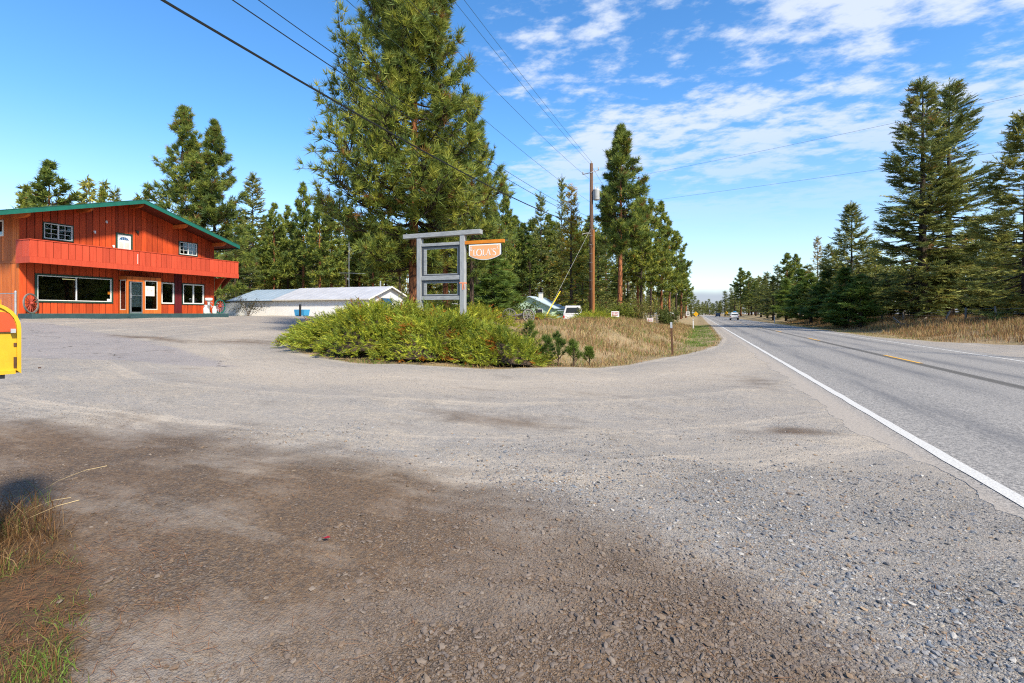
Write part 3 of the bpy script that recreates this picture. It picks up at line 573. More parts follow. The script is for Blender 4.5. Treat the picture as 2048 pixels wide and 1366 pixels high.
def wheel_parts(par,Rw,ns,rim,spk,hub,x=0):
    """a spoked wagon wheel standing in the local xz plane"""
    m=MB(); n=28; v=[];f=[]
    for i in range(n):
        t=2*math.pi*i/n
        for r,y in ((Rw,-.035),(Rw,.035),(Rw*.87,.03),(Rw*.87,-.03)): v.append((r*math.cos(t),y,r*math.sin(t)))
    for i in range(n):
        for k in range(4): f.append((i*4+k,i*4+(k+1)%4,((i+1)%n)*4+(k+1)%4,((i+1)%n)*4+k))
    m.add(v,f).build('rim',rim,par)
    m=MB().tube([(0,-.12,0),(0,-.05,0),(0,.05,0),(0,.12,0)],[Rw*.08,Rw*.16,Rw*.16,Rw*.08],10); m.build('hub',hub,par)
    me=None
    for i in range(ns):
        t=2*math.pi*i/ns
        if me is None: me=MB().tube([(Rw*.12,0,0),(Rw*.5,0,0),(Rw*.89,0,0)],[.022,.02,.017],6).mesh('spoke'); me.materials.append(spk)
        o=link('spoke',me,par); o.rotation_euler=(0,t,0)
w=empty('wagon_wheel',(XF+.42,16.86,1.55+.57)); w.rotation_euler=(R(-4),0,R(122)); wheel_parts(w,.57,14,M['greywood'],M['redwood'],M['redwood']); tag(w,'red spoked wagon wheel with grey rim leaning by the near wall corner','wheel')
w=empty('wagon_wheel',(XB-.35,28.22,1.55+.54)); w.rotation_euler=(0,0,R(100)); wheel_parts(w,.54,14,M['green_trim'],M['redwood'],M['redwood']); tag(w,'red spoked wagon wheel with green rim at the far end of plinth','wheel')
def milk_can(loc,s,label):
    c=empty('milk_can',loc); MB().lathe([(.16,0),(.17,.02),(.17,.36),(.155,.42),(.09,.52),(.09,.58),(.12,.60)],n=16).build('can_body',M['white'],c,True); MB().lathe([(.125,.60),(.13,.63),(.05,.66)],n=14).build('lid',M['white'],c)
    for sg in (-1,1): MB().tube([(sg*.15,0,.44),(sg*.22,0,.5),(sg*.2,0,.56),(sg*.09,0,.55)],.012,6).build('handle',M['white'],c)
    c.scale=(s,s,s); tag(c,label,'milk can')
milk_can((XB-.42,27.10,1.548),.98,'white milk can standing below the two pane window')
milk_can((XB-.30,27.72,1.548),.88,'white milk can standing between separator and wagon wheel')
c=empty('cream_separator',(XB-.55,27.45,1.548)); MB().lathe([(.18,0),(.17,.04),(.07,.10),(.06,.5),(.11,.58),(.12,.72),(.07,.80)],n=14).build('stand',M['galv'],c,True); MB().lathe([(.08,.80),(.12,.84),(.10,.92)],n=14).build('separator_drum',M['white'],c,True)
MB().lathe([(.10,.93),(.22,.97),(.26,1.03),(.26,1.14),(.22,1.18)],n=18).build('bowl',M['white'],c,True); MB().tube([(.1,0,.65),(.26,0,.65),(.28,0,.45)],.018,6).build('crank',M['galv'],c)
for z in (.86,.6): MB().tube([(.08,0,z),(.24,.05,z-.02),(.3,.06,z-.10)],.025,6).build('spout',M['galv'],c)
tag(c,'antique cream separator with white bowl on its stand','separator')

# chain link fence by the near corner
f=empty('chain_link_fence',(-32.65,15.02,gz(-32.65,15.02))); H=1.42
MB().tube([(0,0,-.2),(0,0,H+.02)],.045,10).lathe([(.05,H+.02),(.055,H+.05),(.02,H+.10)],n=10).build('post',M['galv'],f)
for x in (-3.2,-6.4): MB().tube([(x,-.35*x/-6.4*-1,-.2),(x,-.35*x/-6.4*-1,H+.02)],.035,8).build('post',M['galv'],f)
MB().tube([(0,0,H-.04),(-6.4,-.35,H-.04)],.022,8).build('top_rail',M['galv'],f)
m=MB()
for i in range(-14,64):
    for s in (1,-1):
        a=i*.1; p0=[a,.05]; p1=[a+s*1.3,1.35]
        pts=[(a+s*1.3*k/12,.05+1.3*k/12) for k in range(13)]; pts=[p for p in pts if 0<=p[0]<=6.4]
        if len(pts)>1: m.tube([(-q[0],-.35*q[0]/6.4,q[1]) for q in (pts[0],pts[-1])],.0018,3,False)
m.build('wire_mesh',M['galv'],f); tag(f,'chain link fence with round steel post by the orange side wall','fence')

# yellow mailbox at the near left
def build_mailbox():
    ax=Vector((-.945,.327,0)).normalized(); ang=math.atan2(ax.y,ax.x)+math.pi   # local +x points out of the front
    b=empty('mailbox',(-3.645,1.535,1.215),ang); W,Hh=.148,.40; hs=Hh-W
    def arch(w,h0,h1,n=14): return [(-w,h0)]+[(-w*math.cos(math.pi*i/n),h1+w*1.0*math.sin(math.pi*i/n)) for i in range(n+1)]+[(w,h0)]
    pts=arch(W,0,hs)
    MB().polyx(pts,-.50,-.02).build('body',M['yellow'],b)
    # rim round the door, standing proud
    o=arch(W+.004,-.004,hs); q=arch(W-.013,.014,hs); n=len(o); v=[(x,y,z) for x in (.008,-.02) for r in (o,q) for y,z in r]; f=[]
    for i in range(n-1): f+=[(i,i+1,n+i+1,n+i),(2*n+i+1,2*n+i,3*n+i,3*n+i+1),(i+1,i,2*n+i,2*n+i+1),(n+i,n+i+1,3*n+i+1,3*n+i)]
    MB().add(v,f).build('door_rim',M['yellow'],b)
    box('bottom_rim',M['yellow'],b,-.018,.018,-W+.02,W-.02,-.003,.014)
    MB().polyx(arch(W-.0135,.014,hs),-.019,-.006).build('door_panel',M['yellow'],b)
    a=arch(W-.016,0,hs); up=[(y,z) for y,z in a if z>=hs*.95]; MB().polyx([(-W+.016,hs*.93)]+[(y,min(z,hs+W*.62)) for y,z in up]+[(W-.016,hs*.93)],-.0055,.002).build('orange_panel',M['orangered'],b)
    box('panel_lip',M['rust'],b,-.005,.004,-W+.03,W-.03,hs*.93-.006,hs*.93-.001); box('latch',M['galv'],b,.0,.03,W-.04,W-.02,hs*.90,hs*.99)
    for z0,z1 in ((.03,.09),(.15,.17),(.205,.22)): box('rust_streak',M['rust'],b,-.0055,.0,W-.026,W-.0145,z0,z1)
    MB().lathe([(.008,0),(.011,.005),(.004,.009)],(0,0,0),8).build('bolt',M['rust'],b); b.children[-1].location=(-.005,.075,.035); b.children[-1].rotation_euler=(0,R(90),0)
    MB().box(-.05,-.02,.045,.075,hs+W-.03,hs+W+.012).build('flag_tab',M['orangebar'],b)
    MB().tube([(-.25,0,0),(-.25,0,-1.13)],.05,4).build('post',M['greywood'],b); box('support_board',M['greywood'],b,-.48,-.03,-.09,.09,-.03,-.006)
    tag(b,'yellow rural mailbox with orange panel in its arched door','mailbox')
build_mailbox()

# ---------------------------------------------------------------- the hanging sign
def build_sign():
    YS=16.0; b=empty('timber_sign_frame',(-8.75,YS,gz(-8.75,YS))); ox,oy,oz=b.location
    b.location=(0,0,0)
    G,GV=M['signgrey'],M['signgrey_v']; yb0,yb1=YS,YS+.19; zb=gz(-8.75,YS)-.3
    box('post',GV,b,-9.73,-9.55,yb0,yb1,zb,4.32,.008); box('post',GV,b,-7.97,-7.79,yb0,yb1,zb,4.345,.008)
    MB().add([(-10.31,YS-.02,4.32),(-7.17,YS-.02,4.345),(-7.17,YS+.22,4.345),(-10.31,YS+.22,4.32),(-10.31,YS-.02,4.48),(-7.17,YS-.02,4.51),(-7.17,YS+.22,4.51),(-10.31,YS+.22,4.48)],[(3,2,1,0),(4,5,6,7),(0,1,5,4),(1,2,6,5),(2,3,7,6),(3,0,4,7)]).build('top_beam',G,b,bevel=.01)
    for z0,z1 in ((4.0,4.11),(2.76,2.92),(2.04,2.18)): box('rail',G,b,-9.548,-7.972,YS+.02,YS+.16,z0,z1,.008)
    for z0,z1 in ((2.93,3.99),(2.19,2.75)):
        f=empty('panel_frame'); f.parent=b
        MB().box(-9.54,-9.47,YS+.05,YS+.24,z0,z1).box(-8.05,-7.98,YS+.05,YS+.24,z0,z1).box(-9.47,-8.05,YS+.052,YS+.238,z1-.05,z1).box(-9.47,-8.05,YS+.052,YS+.238,z0,z0+.03).build('box_frame',M['signdark'],f)
        MB().box(-9.47,-9.36,YS+.08,YS+.11,z0+.03,z1-.05).box(-8.10,-8.06,YS+.08,YS+.11,z0+.03,z1-.05).box(-9.36,-8.10,YS+.082,YS+.108,z1-.10,z1-.05).box(-9.36,-8.10,YS+.082,YS+.108,z0+.03,z0+.06).build('stop_strip',G,f)
    t=empty('flagging_tape',(-7.88,YS,2.62)); tag(t,'orange flagging tape knotted round the grey sign post','tape')
    MB().box(-.10,.10,-.006,-.002,.0,.035).box(.094,.098,-.002,.2,.0,.035).build('band',M['tape'],t); MB().add([(0,-.008,.01),(.045,-.008,.01),(.06,-.012,-.22),(.025,-.012,-.24)],[(0,1,2,3)]).add([(.05,-.01,.01),(.085,-.01,.01),(.125,-.015,-.22),(.10,-.015,-.2)],[(0,1,2,3)]).build('tail',M['tape'],t)
    tag(b,'grey timber sign frame with two empty panel openings','sign frame')
    # the little board on its arm
    s=empty('hanging_sign',(0,0,0)); tag(s,"peach hanging sign reading LOLA'S under an orange arm",'sign')
    box('arm',M['orangebar'],s,-7.785,-6.29,YS+.03,YS+.12,4.0,4.12,.005)
    y=YS+.055
    def outline(k):
        x0,x1=-7.63+k,-6.41-k; zt=3.985-k; zs=3.60; n=16
        return [(x0,zt),(x0,zs)]+[(x0+(x1-x0)*i/n,zs-(.175-k*.6)*math.sin(math.pi*i/n)**.8) for i in range(1,n)]+[(x1,zs),(x1,zt)]
    MB().poly(outline(0)[::-1],y,y+.09).build('sign_body',M['signdark'],s); MB().poly(outline(.004)[::-1],y-.008,y-.001).build('sign_border',M['white'],s); MB().poly(outline(.045)[::-1],y-.013,y-.009).build('sign_face',M['peach'],s)
    for x in (-7.5,-6.55): box('hanger',M['blackmetal'],s,x-.012,x+.012,y+.03,y+.05,3.98,4.01)
    def strokes(name,segs,x0,z0,sx,sz):
        m=MB()
        for pts,w in segs:
            if isinstance(w,(int,float)): w=[w]*len(pts)
            L=[];Rr=[]
            for i,(px,pz) in enumerate(pts):
                a=pts[max(i-1,0)];c=pts[min(i+1,len(pts)-1)]; dx,dz=c[0]-a[0],c[1]-a[1]; q=math.hypot(dx,dz) or 1; nx,nz=-dz/q*w[i]/2,dx/q*w[i]/2
                L.append((px+nx,pz+nz)); Rr.append((px-nx,pz-nz))
            v=[(x0+p[0]*sx,y-.0165,z0+p[1]*sz) for p in L+Rr]; n=len(pts); m.add(v,[(i+1,i,n+i,n+i+1) for i in range(n-1)])
        return m.build(name,M['white'],s)
    Lg=[([(.2,0),(.2,1)],.15),([(.02,.97),(.38,.97)],.06),([(.02,.03),(.66,.03)],.07),([(.64,.0),(.66,.26)],[.10,.03])]
    Og=[([(.45+.40*math.cos(t),.5+.50*math.sin(t)) for t in [2*math.pi*i/24 for i in range(25)]],[.07+.09*abs(math.cos(2*math.pi*i/24)) for i in range(25)])]
    Ag=[([(.10,0),(.42,1.02)],.065),([(.42,1.02),(.76,0)],.15),([(.2,.36),(.64,.36)],.06),([(-.02,.03),(.24,.03)],.06),([(.6,.03),(.9,.03)],.06)]
    sp=[(.50,.80),(.44,.95),(.30,1.0),(.14,.93),(.09,.76),(.17,.62),(.32,.52),(.46,.40),(.52,.24),(.44,.07),(.28,0),(.12,.06),(.06,.22)]
    Sg=[(sp,[.05,.06,.07,.09,.12,.14,.16,.14,.12,.09,.07,.06,.05])]
    Ap=[([(0,1.05),(.03,.95),(.0,.78)],[.10,.09,.03])]
    hgt=.235
    for nm,g,x,k in (('letter_l',Lg,-7.475,.215),('letter_o',Og,-7.335,.235),('letter_l',Lg,-7.115,.215),('letter_a',Ag,-6.975,.225),('apostrophe',Ap,-6.775,.22),('letter_s',Sg,-6.735,.27)): strokes(nm,g,x,3.575,k,hgt)
    sw=[([(.5+.30*math.cos(t),.74+.2*math.sin(t)) for t in [2*math.pi*i/14 for i in range(15)]],.14),([(.5+.36*math.cos(t),.28+.24*math.sin(t)) for t in [2*math.pi*i/14 for i in range(15)]],.16),([(.5,.95),(.55,1.15),(.4,1.2)],.1)]
    strokes('ornament',sw,-7.575,3.76,.07,.14)
    tw=[([(.1,.75),(.2,.95),(.5,1.0),(.75,.85),(.75,.65),(.5,.4),(.15,.05),(.5,.08),(.9,.05)],.15)]
    strokes('ornament',tw,-6.575,3.80,.085,.14)
build_sign()

# ---------------------------------------------------------------- white shed behind the lot
def build_shed():
    b=empty('long_shed',(0,0,0)); x0,x1,xm=-57.6,-36.05,-50.1; y0,y1,ym=48.5,57.6,52.8; zb,ze,zr=.7,3.32,4.86
    n=42
    wall=empty('long_wall'); wall.parent=b; box('wall_core',M['shedwhite'],wall,x0+.02,x1-.12,y0+.03,y0+.1,zb,ze)
    for i in range(n): a=x0+(x1-x0)*i/n; box('sheet',M['shedwhite'],wall,a+.006,a+(x1-x0)/n-.006,y0+random.uniform(-.006,.004),y0+.03,zb,ze-.01)
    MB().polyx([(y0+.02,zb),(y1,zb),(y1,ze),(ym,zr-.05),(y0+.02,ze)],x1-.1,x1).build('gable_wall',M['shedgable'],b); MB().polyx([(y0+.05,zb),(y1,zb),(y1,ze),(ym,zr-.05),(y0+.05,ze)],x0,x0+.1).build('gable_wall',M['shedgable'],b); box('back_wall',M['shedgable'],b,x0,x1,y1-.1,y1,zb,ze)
    for n2,xa,xb,dz,m in (('roof_sheet',x0-.4,xm,-.10,M['blueroof']),('roof_sheet',xm,x1+.45,0,M['metalroof'])):
        for ya,za,yb,zc in ((y0-.4,ze-.13,ym,zr),(ym,zr,y1+.4,ze-.13)): MB().pris(xa,xb,ya,yb,za+dz,zc+dz,za+dz+.07,zc+dz+.07).build(n2,m,b)
        for k in range(int((xb-xa)/.9)): 
            x=xa+.45+k*.9; MB().pris(x-.02,x+.02,y0-.4,ym,ze-.06+dz,zr+.07+dz,ze-.03+dz,zr+.10+dz).build('roof_seam',m,b)
    box('eave_board',M['blackmetal'],b,x0-.4,xm,y0-.43,y0-.402,ze-.25,ze-.16); box('eave_board',M['offwhite'],b,xm,x1+.45,y0-.43,y0-.402,ze-.17,ze-.05)
    for ya,za,yb,zc in ((y0-.4,ze-.13,ym,zr),(ym,zr,y1+.4,ze-.13)): MB().pris(x1+.452,x1+.49,ya,yb,za-.1,zc-.1,za+.075,zc+.075).build('barge_board',M['white'],b)
    for ya,yb,zt in ((48.9,50.55,2.95),(51.2,53.35,3.42)):
        d=box('garage_door',M['blue'],b,x1,x1+.05,ya,yb,zb,zt); MB().box(x1,x1+.07,ya-.1,yb+.1,zt,zt+.1).build('lintel',M['offwhite'],d)
    MB().tube([(-38.5,54.5,4.0),(-38.5,54.5,5.75)],.09,8).build('flue',M['galv'],b)
    tag(b,'long low white shed with pale metal roof behind the gravel lot','shed')
    a=empty('radio_mast',(-44,55.2,4.0)); MB().tube([(0,0,0),(0,0,7.2)],.03,6).build('mast',M['galv'],a); MB().tube([(-1.6,0,3.05),(2.6,0,2.85)],.02,6).tube([(-.5,0,5.0),(.5,0,5.0)],.015,5).build('crossbar',M['galv'],a); tag(a,'thin grey radio mast rising behind the white shed roof','antenna')
    f=empty('white_fence_panel',(-53.3,45.5,gz(-53.3,45.5))); 
    for i in range(9): box('fence_board',M['white'],f,-2.2+i*.42,-2.2+i*.42+.40,-.02,.02,-.1,1.55)
    box('rail',M['white'],f,-2.2,1.5,.02,.06,1.2,1.3); tag(f,'white board fence panel between orange building and white shed','fence')
    d=empty('blue_dumpster',(-38.9,41.3,gz(-38.9,41.3))); 
    MB().add([(-1,-.6,.1),(1,-.6,.1),(1,.6,.1),(-1,.6,.1),(-1.1,-.7,.9),(1.1,-.7,.9),(1.1,.7,.9),(-1.1,.7,.9)],[(3,2,1,0),(4,5,6,7),(0,1,5,4),(1,2,6,5),(2,3,7,6),(3,0,4,7)]).build('bin_body',M['skyblue'],d); box('lid',M['skyblue'],d,-1.12,1.12,-.72,.72,.902,.95,.02)
    for x in (-.8,.8): box('foot',M['blackmetal'],d,x-.1,x+.1,-.5,.5,0,.1)
    d.scale=(.6,.6,.75); tag(d,'light blue bin beside the juniper bank before the shed','dumpster')
    p=empty('black_post',(-38.1,40.2,gz(-38.1,40.2))); MB().tube([(0,0,-.2),(0,0,1.15)],.11,8).build('shaft',M['blackmetal'],p); MB().lathe([(.12,1.15),(.12,1.2),(.05,1.24)],n=8).build('cap',M['blackmetal'],p); tag(p,'short black post in front of the blue bin','post')
build_shed()

def build_house():
    b=empty('mint_house',(0,0,0)); z0=-.3; x0,x1=-24.4,-18.0; y0,y1=63.0,70.0; xm=-21.0; ze,zr=2.35,3.75
    n=10
    MB().poly([(x0,z0),(x1,z0),(x1,ze),(xm,zr),(x0,ze)],y0+.02,y1).build('wall_core',M['mint'],b)
    for i in range(14):
        za=z0+.25*i; zt=za+.24
        if za>=zr-.1: break
        def lim(z): return (x0,x1) if z<=ze else (x0+(xm-x0)*(z-ze)/(zr-ze),x1+(xm-x1)*(z-ze)/(zr-ze))
        a=lim(za); c=lim(min(zt,zr-.02)); MB().poly([(a[0],za),(a[1],za),(c[1],min(zt,zr-.02)),(c[0],min(zt,zr-.02))],y0-.012,y0+.02).build('siding_board',M['mint'],b)
    for xa,za,xb,zb in ((x0-.4,ze-.16,xm,zr+.02),(xm,zr+.02,x1+.4,ze-.16)):
        MB().add([(xa,y0-.4,za),(xb,y0-.4,zb),(xb,y1,zb),(xa,y1,za),(xa,y0-.4,za+.1),(xb,y0-.4,zb+.1),(xb,y1,zb+.1),(xa,y1,za+.1)],[(3,2,1,0),(4,5,6,7),(0,1,5,4),(1,2,6,5),(2,3,7,6),(3,0,4,7)]).build('roof_slope',M['houseroof'],b)
    c=box('chimney',M['offwhite'],b,-20.6,-20.1,65.5,66,3.3,4.35); box('chimney_cap',M['galv'],c,-20.66,-20.04,65.44,66.06,4.36,4.42)
    for xa in (-20.2,-22.9):
        w=box('window',M['carglass'],b,xa,xa+.9,y0-.03,y0-.014,1.0,2.1); MB().box(xa-.08,xa+.98,y0-.05,y0-.016,2.1,2.18).box(xa-.08,xa+.98,y0-.05,y0-.016,.92,1.0).box(xa-.08,xa,y0-.048,y0-.016,1,2.1).box(xa+.9,xa+.98,y0-.048,y0-.016,1,2.1).build('window_frame',M['white'],w)
    # porch side with a pale wing
    box('side_wing',M['mint'],b,x1+.02,x1+1.6,y0+1.5,y1-1,z0,1.9); MB().box(x1+.42,x1+1.9,y0+1.2,y1-.8,1.92,2.02).build('wing_roof',M['houseroof'],b)
    tag(b,'small mint green house with pale roof among the trees','house')
build_house()

# ---------------------------------------------------------------- vehicles
def shell(prof_low,prof_top,L):  # cross sections along y: list of (y, halfwidth, zbottom, zmid, ztop, topwidth)
    m=MB(); v=[]; 
    for y,w,zb,zm,zt,tw in L: v+=[(-w,y,zb),(-w*1.02,y,(zb+zm)/2),(-w,y,zm),(-tw,y,zt),(tw,y,zt),(w,y,zm),(w*1.02,y,(zb+zm)/2),(w,y,zb)]
    f=[]; n=len(L)
    for i in range(n-1):
        for k in range(8): f.append((i*8+k,i*8+(k+1)%8,(i+1)*8+(k+1)%8,(i+1)*8+k))
    f+= [tuple(range(7,-1,-1)),tuple((n-1)*8+k for k in range(8))]
    return m.add(v,f)
def wheels(b,ys,w,r):
    for y in ys:
        for s in (-1,1):
            t=MB().tube([(s*(w-.2),y,r),(s*w,y,r)],r,16).build('wheel',M['rubber'],b); MB().tube([(s*w,y,r),(s*(w+.01),y,r)],r*.6,12).build('wheel_rim',M['galv'],t)
def suv(loc,rz,paint,name,label,cargo=None,topper=False):
    b=empty(name,loc,rz)      # +y is the front
    if topper:
        shell(0,0,[(-2.6,.86,.55,1.05,1.10,.86),(-.3,.9,.45,1.08,1.12,.88),(-.28,.9,.45,1.12,1.75,.66),(.9,.9,.45,1.12,1.78,.68),(1.5,.9,.45,1.1,1.15,.86),(2.7,.84,.5,.95,1.0,.8)]).build('body',M[paint],b,bevel=.03)
        shell(0,0,[(-2.58,.86,1.13,1.2,1.82,.66),(-2.5,.87,1.13,1.2,1.9,.68),(-.5,.87,1.13,1.2,1.92,.68),(-.36,.87,1.13,1.2,1.84,.66)]).build('canopy',M[paint],b,bevel=.03)
        MB().add([(-.68,-2.597,1.24),(.68,-2.597,1.24),(.55,-2.596,1.72),(-.55,-2.596,1.72)],[(0,1,2,3)]).build('canopy_window',M['carglass'],b)
        for s in (-1,1): MB().add([(s*.862,-2.3,1.3),(s*.862,-.6,1.3),(s*.72,-.6,1.74),(s*.72,-2.3,1.74)],[(0,1,2,3)]).build('side_window',M['carglass'],b)
        box('roof_rack',M['blackmetal'],b,-.6,.6,-2.1,-2.04,1.925,1.96); box('roof_rack',M['blackmetal'],b,-.6,.6,-1.0,-.94,1.925,1.96)
        rear=-2.6
    else:
        shell(0,0,[(-2.3,.88,.45,.95,1.0,.86),(-2.28,.92,.38,1.0,1.05,.9),(-1.0,.94,.35,1.02,1.07,.9),(1.0,.94,.35,1.0,1.06,.9),(2.2,.9,.38,.85,.92,.84),(2.35,.84,.45,.75,.8,.8)]).build('body',M[paint],b,bevel=.04)
        shell(0,0,[(-2.25,.86,1.03,1.1,1.5,.68),(-2.0,.88,1.03,1.1,1.70,.68),(.2,.88,1.03,1.1,1.74,.68),(1.1,.86,1.03,1.06,1.12,.72)]).build('cabin',M[paint],b,bevel=.04)
        MB().add([(-.72,-2.262,1.12),(.72,-2.262,1.12),(.60,-2.245,1.5),(-.60,-2.245,1.5)],[(0,1,2,3)]).build('rear_window',M['carglass'],b)
        for s in (-1,1): MB().add([(s*.889,-1.9,1.14),(s*.889,.6,1.14),(s*.715,.2,1.64),(s*.72,-1.9,1.6)],[(0,1,2,3)]).build('side_window',M['carglass'],b)
        box('bumper',M['blackmetal'],b,-.88,.88,-2.42,-2.31,.4,.58,.02); box('number_plate',M['signwhite'],b,-.2,.2,-2.325,-2.312,.72,.84); rear=-2.3
    for s in (-1,1): box('tail_light',M['tail'],b,s*.82-.07,s*.82+.07,rear-.025,rear+.01,.75,1.0)
    wheels(b,(-1.45,1.45),.9,.36)
    if cargo: 
        c=empty('roof_kayak',(loc[0]+.1,loc[1]-.1,loc[2]+1.78)); shell(0,0,[(-1.3,.08,.1,.2,.24,.04),(-.7,.34,0,.16,.28,.2),(.7,.34,0,.16,.28,.2),(1.3,.08,.1,.2,.24,.04)]).build('hull',M['skyblue'],c); box('cockpit',M['blackmetal'],c,-.16,.16,-.35,.3,.282,.30); tag(c,'bright blue kayak on the roof of the white car','kayak')
    tag(b,label,'car' if not topper else 'pickup'); return b
suv((7.75,128.5,.045),0,'carwhite','white_car','white car driving away on the right lane of the highway',True)
suv((5.0+2.6,232,.045),0,'carblue','dark_truck','dark blue vehicle far down the highway')
suv((-11.45,47.4,gz(-11.45,47.4)),R(14),'carwhite','pickup_truck','white pickup with canopy parked behind the grassy bank',False,True)
suv((-21.1,40.8,gz(-21.1,40.8)),R(100),'carwhite','parked_car','white car parked behind the juniper bank and sign')

# ---------------------------------------------------------------- utility poles and wires
def pole(loc,H,label,detail=True):
    b=empty('utility_pole',loc); MB().tube([(0,0,-.5),(0,0,H*.5),(0,0,H)],[.165,.14,.11],12).build('shaft',M['polewood'],b,True)
    if detail:
        g=MB().box(.11,.22,-.12,.03,-.3,6.35).build('guard_board',M['newwood'],b)
        MB().tube([(-.62,-.05,H-.72),(0,-.12,H-.66),(.52,.05,H-.48)],.035,6).build('crossarm',M['galv'],b)
        for x,z in ((-.6,H-.70),(.5,H-.46),(0,H)): MB().lathe([(.03,0),(.055,.05),(.04,.10),(.055,.14),(.02,.18)],(x,0,z),8).build('insulator',M['insul'],b)
        t=MB().lathe([(.20,0),(.22,.03),(.22,.66),(.24,.70),(.20,.76)],(.36,-.05,H-2.6),14).build('transformer',M['transformer'],b,True)
        for s in (-.09,.09): MB().lathe([(.03,0),(.04,.06),(.02,.2)],(.36+s,-.05,H-1.84),6).build('bushing',M['insul'],t)
        MB().tube([(.1,-.05,H-2.2),(.2,-.05,H-2.2)],.04,6).build('bracket',M['galv'],b)
        MB().tube([(0,-.1,6.1),(-.3,-.15,6.12),(-.62,-.2,6.05)],.028,6).build('lamp_arm',M['insul'],b); MB().tube([(.02,-.14,5.5),(-.17,-.16,5.25),(0,-.17,5.0),(.17,-.16,5.2),(.02,-.14,5.5)],.012,5).build('cable_coil',M['wire'],b)
        for k in range(7): MB().tube([(-.1,-.14,2.2+k*.62),(.1,-.14,2.2+k*.62)],.012,4).build('staple_band',M['galv'],b)
    else:
        box('crossarm',M['polewood'],b,-1.0,1.0,-.06,.06,H-.6,H-.48)
        for x in (-.9,0,.9): MB().lathe([(.03,0),(.05,.06),(.02,.14)],(x,0,H-.48),6).build('insulator',M['insul'],b)
    tag(b,label,'utility pole'); return b
PX=-7.05; PB=gz(PX,34.73)
pole((PX,34.73,PB),12.05-PB,'tall brown utility pole with grey transformer beside the dry bank')
pole((PX,-20,gz(PX,-20)),12.05-gz(PX,-20),'utility pole at the near end of the overhead wires',False)
for y,tx in ((108,'slim utility pole past the first pines along the highway'),(160,'distant utility pole at the end of the roadside pines'),(215,'farthest utility pole along the highway')): pole((-5.6 if y<150 else -4.7,y,gz(-5.6,y)),9.0,tx,False)
pole((15.5,19.5,gz(15.5,19.5)),12.5,'utility pole on the far side of the highway',False)
def wire(name,p0,p1,sag,r,m,label,group=None):
    p0,p1=Vector(p0),Vector(p1); o=empty(name,p1 if False else p0); n=24
    pts=[(p1-p0)*(i/n)-Vector((0,0,4*sag*(i/n)*(1-i/n))) for i in range(n+1)]
    MB().tube(pts,r,5,False).build('strand',m,o); tag(o,label,'cable',group); return o
for z,s,r,m,lab in ((7.57,1.62,.022,'wire','thickest black cable, lowest on the utility pole'),(7.98,1.36,.011,'wire','black cable second lowest on the utility pole'),(8.25,1.33,.009,'wire','thin cable third lowest on the utility pole'),(9.3,1.04,.007,'wiregreen','thin wire tied below the transformer'),(10.95,1.2,.007,'wiregreen','thin wire tied under the metal crossarm')):
    wire('overhead_cable',(PX-.02-.1*(z>10),34.65,z),(PX-.02,-20,z),s,r,M[m],lab)
wire('overhead_cable',(PX-.03,34.7,11.95),(PX-.03,-20,11.95),.80,.007,M['wiregreen'],'thin wire just below the utility pole top'); wire('overhead_cable',(PX+.04,34.7,12.12),(PX+.04,-20,12.2),.65,.007,M['wiregreen'],'highest thin wire across the utility pole top')
wire('overhead_cable',(PX,34.75,10.58),(15.5,19.5,9.0),.15,.005,M['wiregreen'],'upper wire crossing the highway from the pole'); wire('overhead_cable',(PX,34.75,8.94),(15.5,19.5,7.0),.10,.005,M['wiregreen'],'lower wire crossing the highway from the pole')
wire('overhead_cable',(PX,34.8,7.6),(-5.6,108,7.6),1.9,.016,M['wire'],'sagging black cable running on from pole past the pines'); wire('overhead_cable',(PX,34.8,11.9),(-5.6,108,9.3),1.2,.008,M['wiregreen'],'thin wire running on from the pole past the pines')
wire('overhead_cable',(-28,29.0,7.3),(PX,34.7,7.8),.5,.008,M['wire'],'service cable from the utility pole towards the orange building')
g=empty('guy_wire',(-8.95,29.4,gz(-8.95,29.4))); gb=g.location; MB().tube([(0,0,0),(PX-.05-gb.x,34.6-gb.y,7.4-gb.z)],.006,5).build('strand',M['galv'],g); MB().tube([(.10,.28,.31),(.62,1.70,1.87)],.03,8).build('guard_sleeve',M['guyyellow'],g); tag(g,'guy wire with yellow guard sleeve anchored in the juniper','guy wire')

# ---------------------------------------------------------------- small signs, posts, fences
def yard_sign(loc,w,h,rz,label,seed):
    b=empty('yard_sign',loc,rz); box('board',M['signwhite'],b,-w/2,w/2,-.01,.01,.25,.25+h)
    for x in (-w*.35,w*.35): box('stake',M['greywood'],b,x-.02,x+.02,.012,.04,-.3,.25+h*.8)
    r=random.Random(seed)
    for row in (.62,.22):
        for k in range(5): 
            x=-w*.4+k*w*.17; ww=w*r.uniform(.08,.13); box('lettering',M['signred'],b,x,x+ww,-.014,-.011,.25+h*row-.02*r.random(),.25+h*(row+r.uniform(.18,.26)))
    tag(b,label,'sign'); return b
yard_sign((-4.7,30.25,gz(-4.7,30.25)+.02),.46,.34,R(8),'white sign with red lettering before the tall ponderosa trunk',1)
yard_sign((-3.95,44.5,.60),.5,.32,R(4),'white sign with red lettering by the wire gate',2)
b=empty('pink_sign',(-3.7,73,gz(-3.7,73))); MB().tube([(0,0,-.2),(0,0,1.7)],.03,6).build('post',M['greywood'],b); box('board',M['signwhite'],b,-.55,.55,-.05,-.032,.95,1.6); box('print_band',M['signred'],b,-.45,.45,-.054,-.051,1.15,1.25); tag(b,'pale square sign on a post beyond the wire gate','sign')
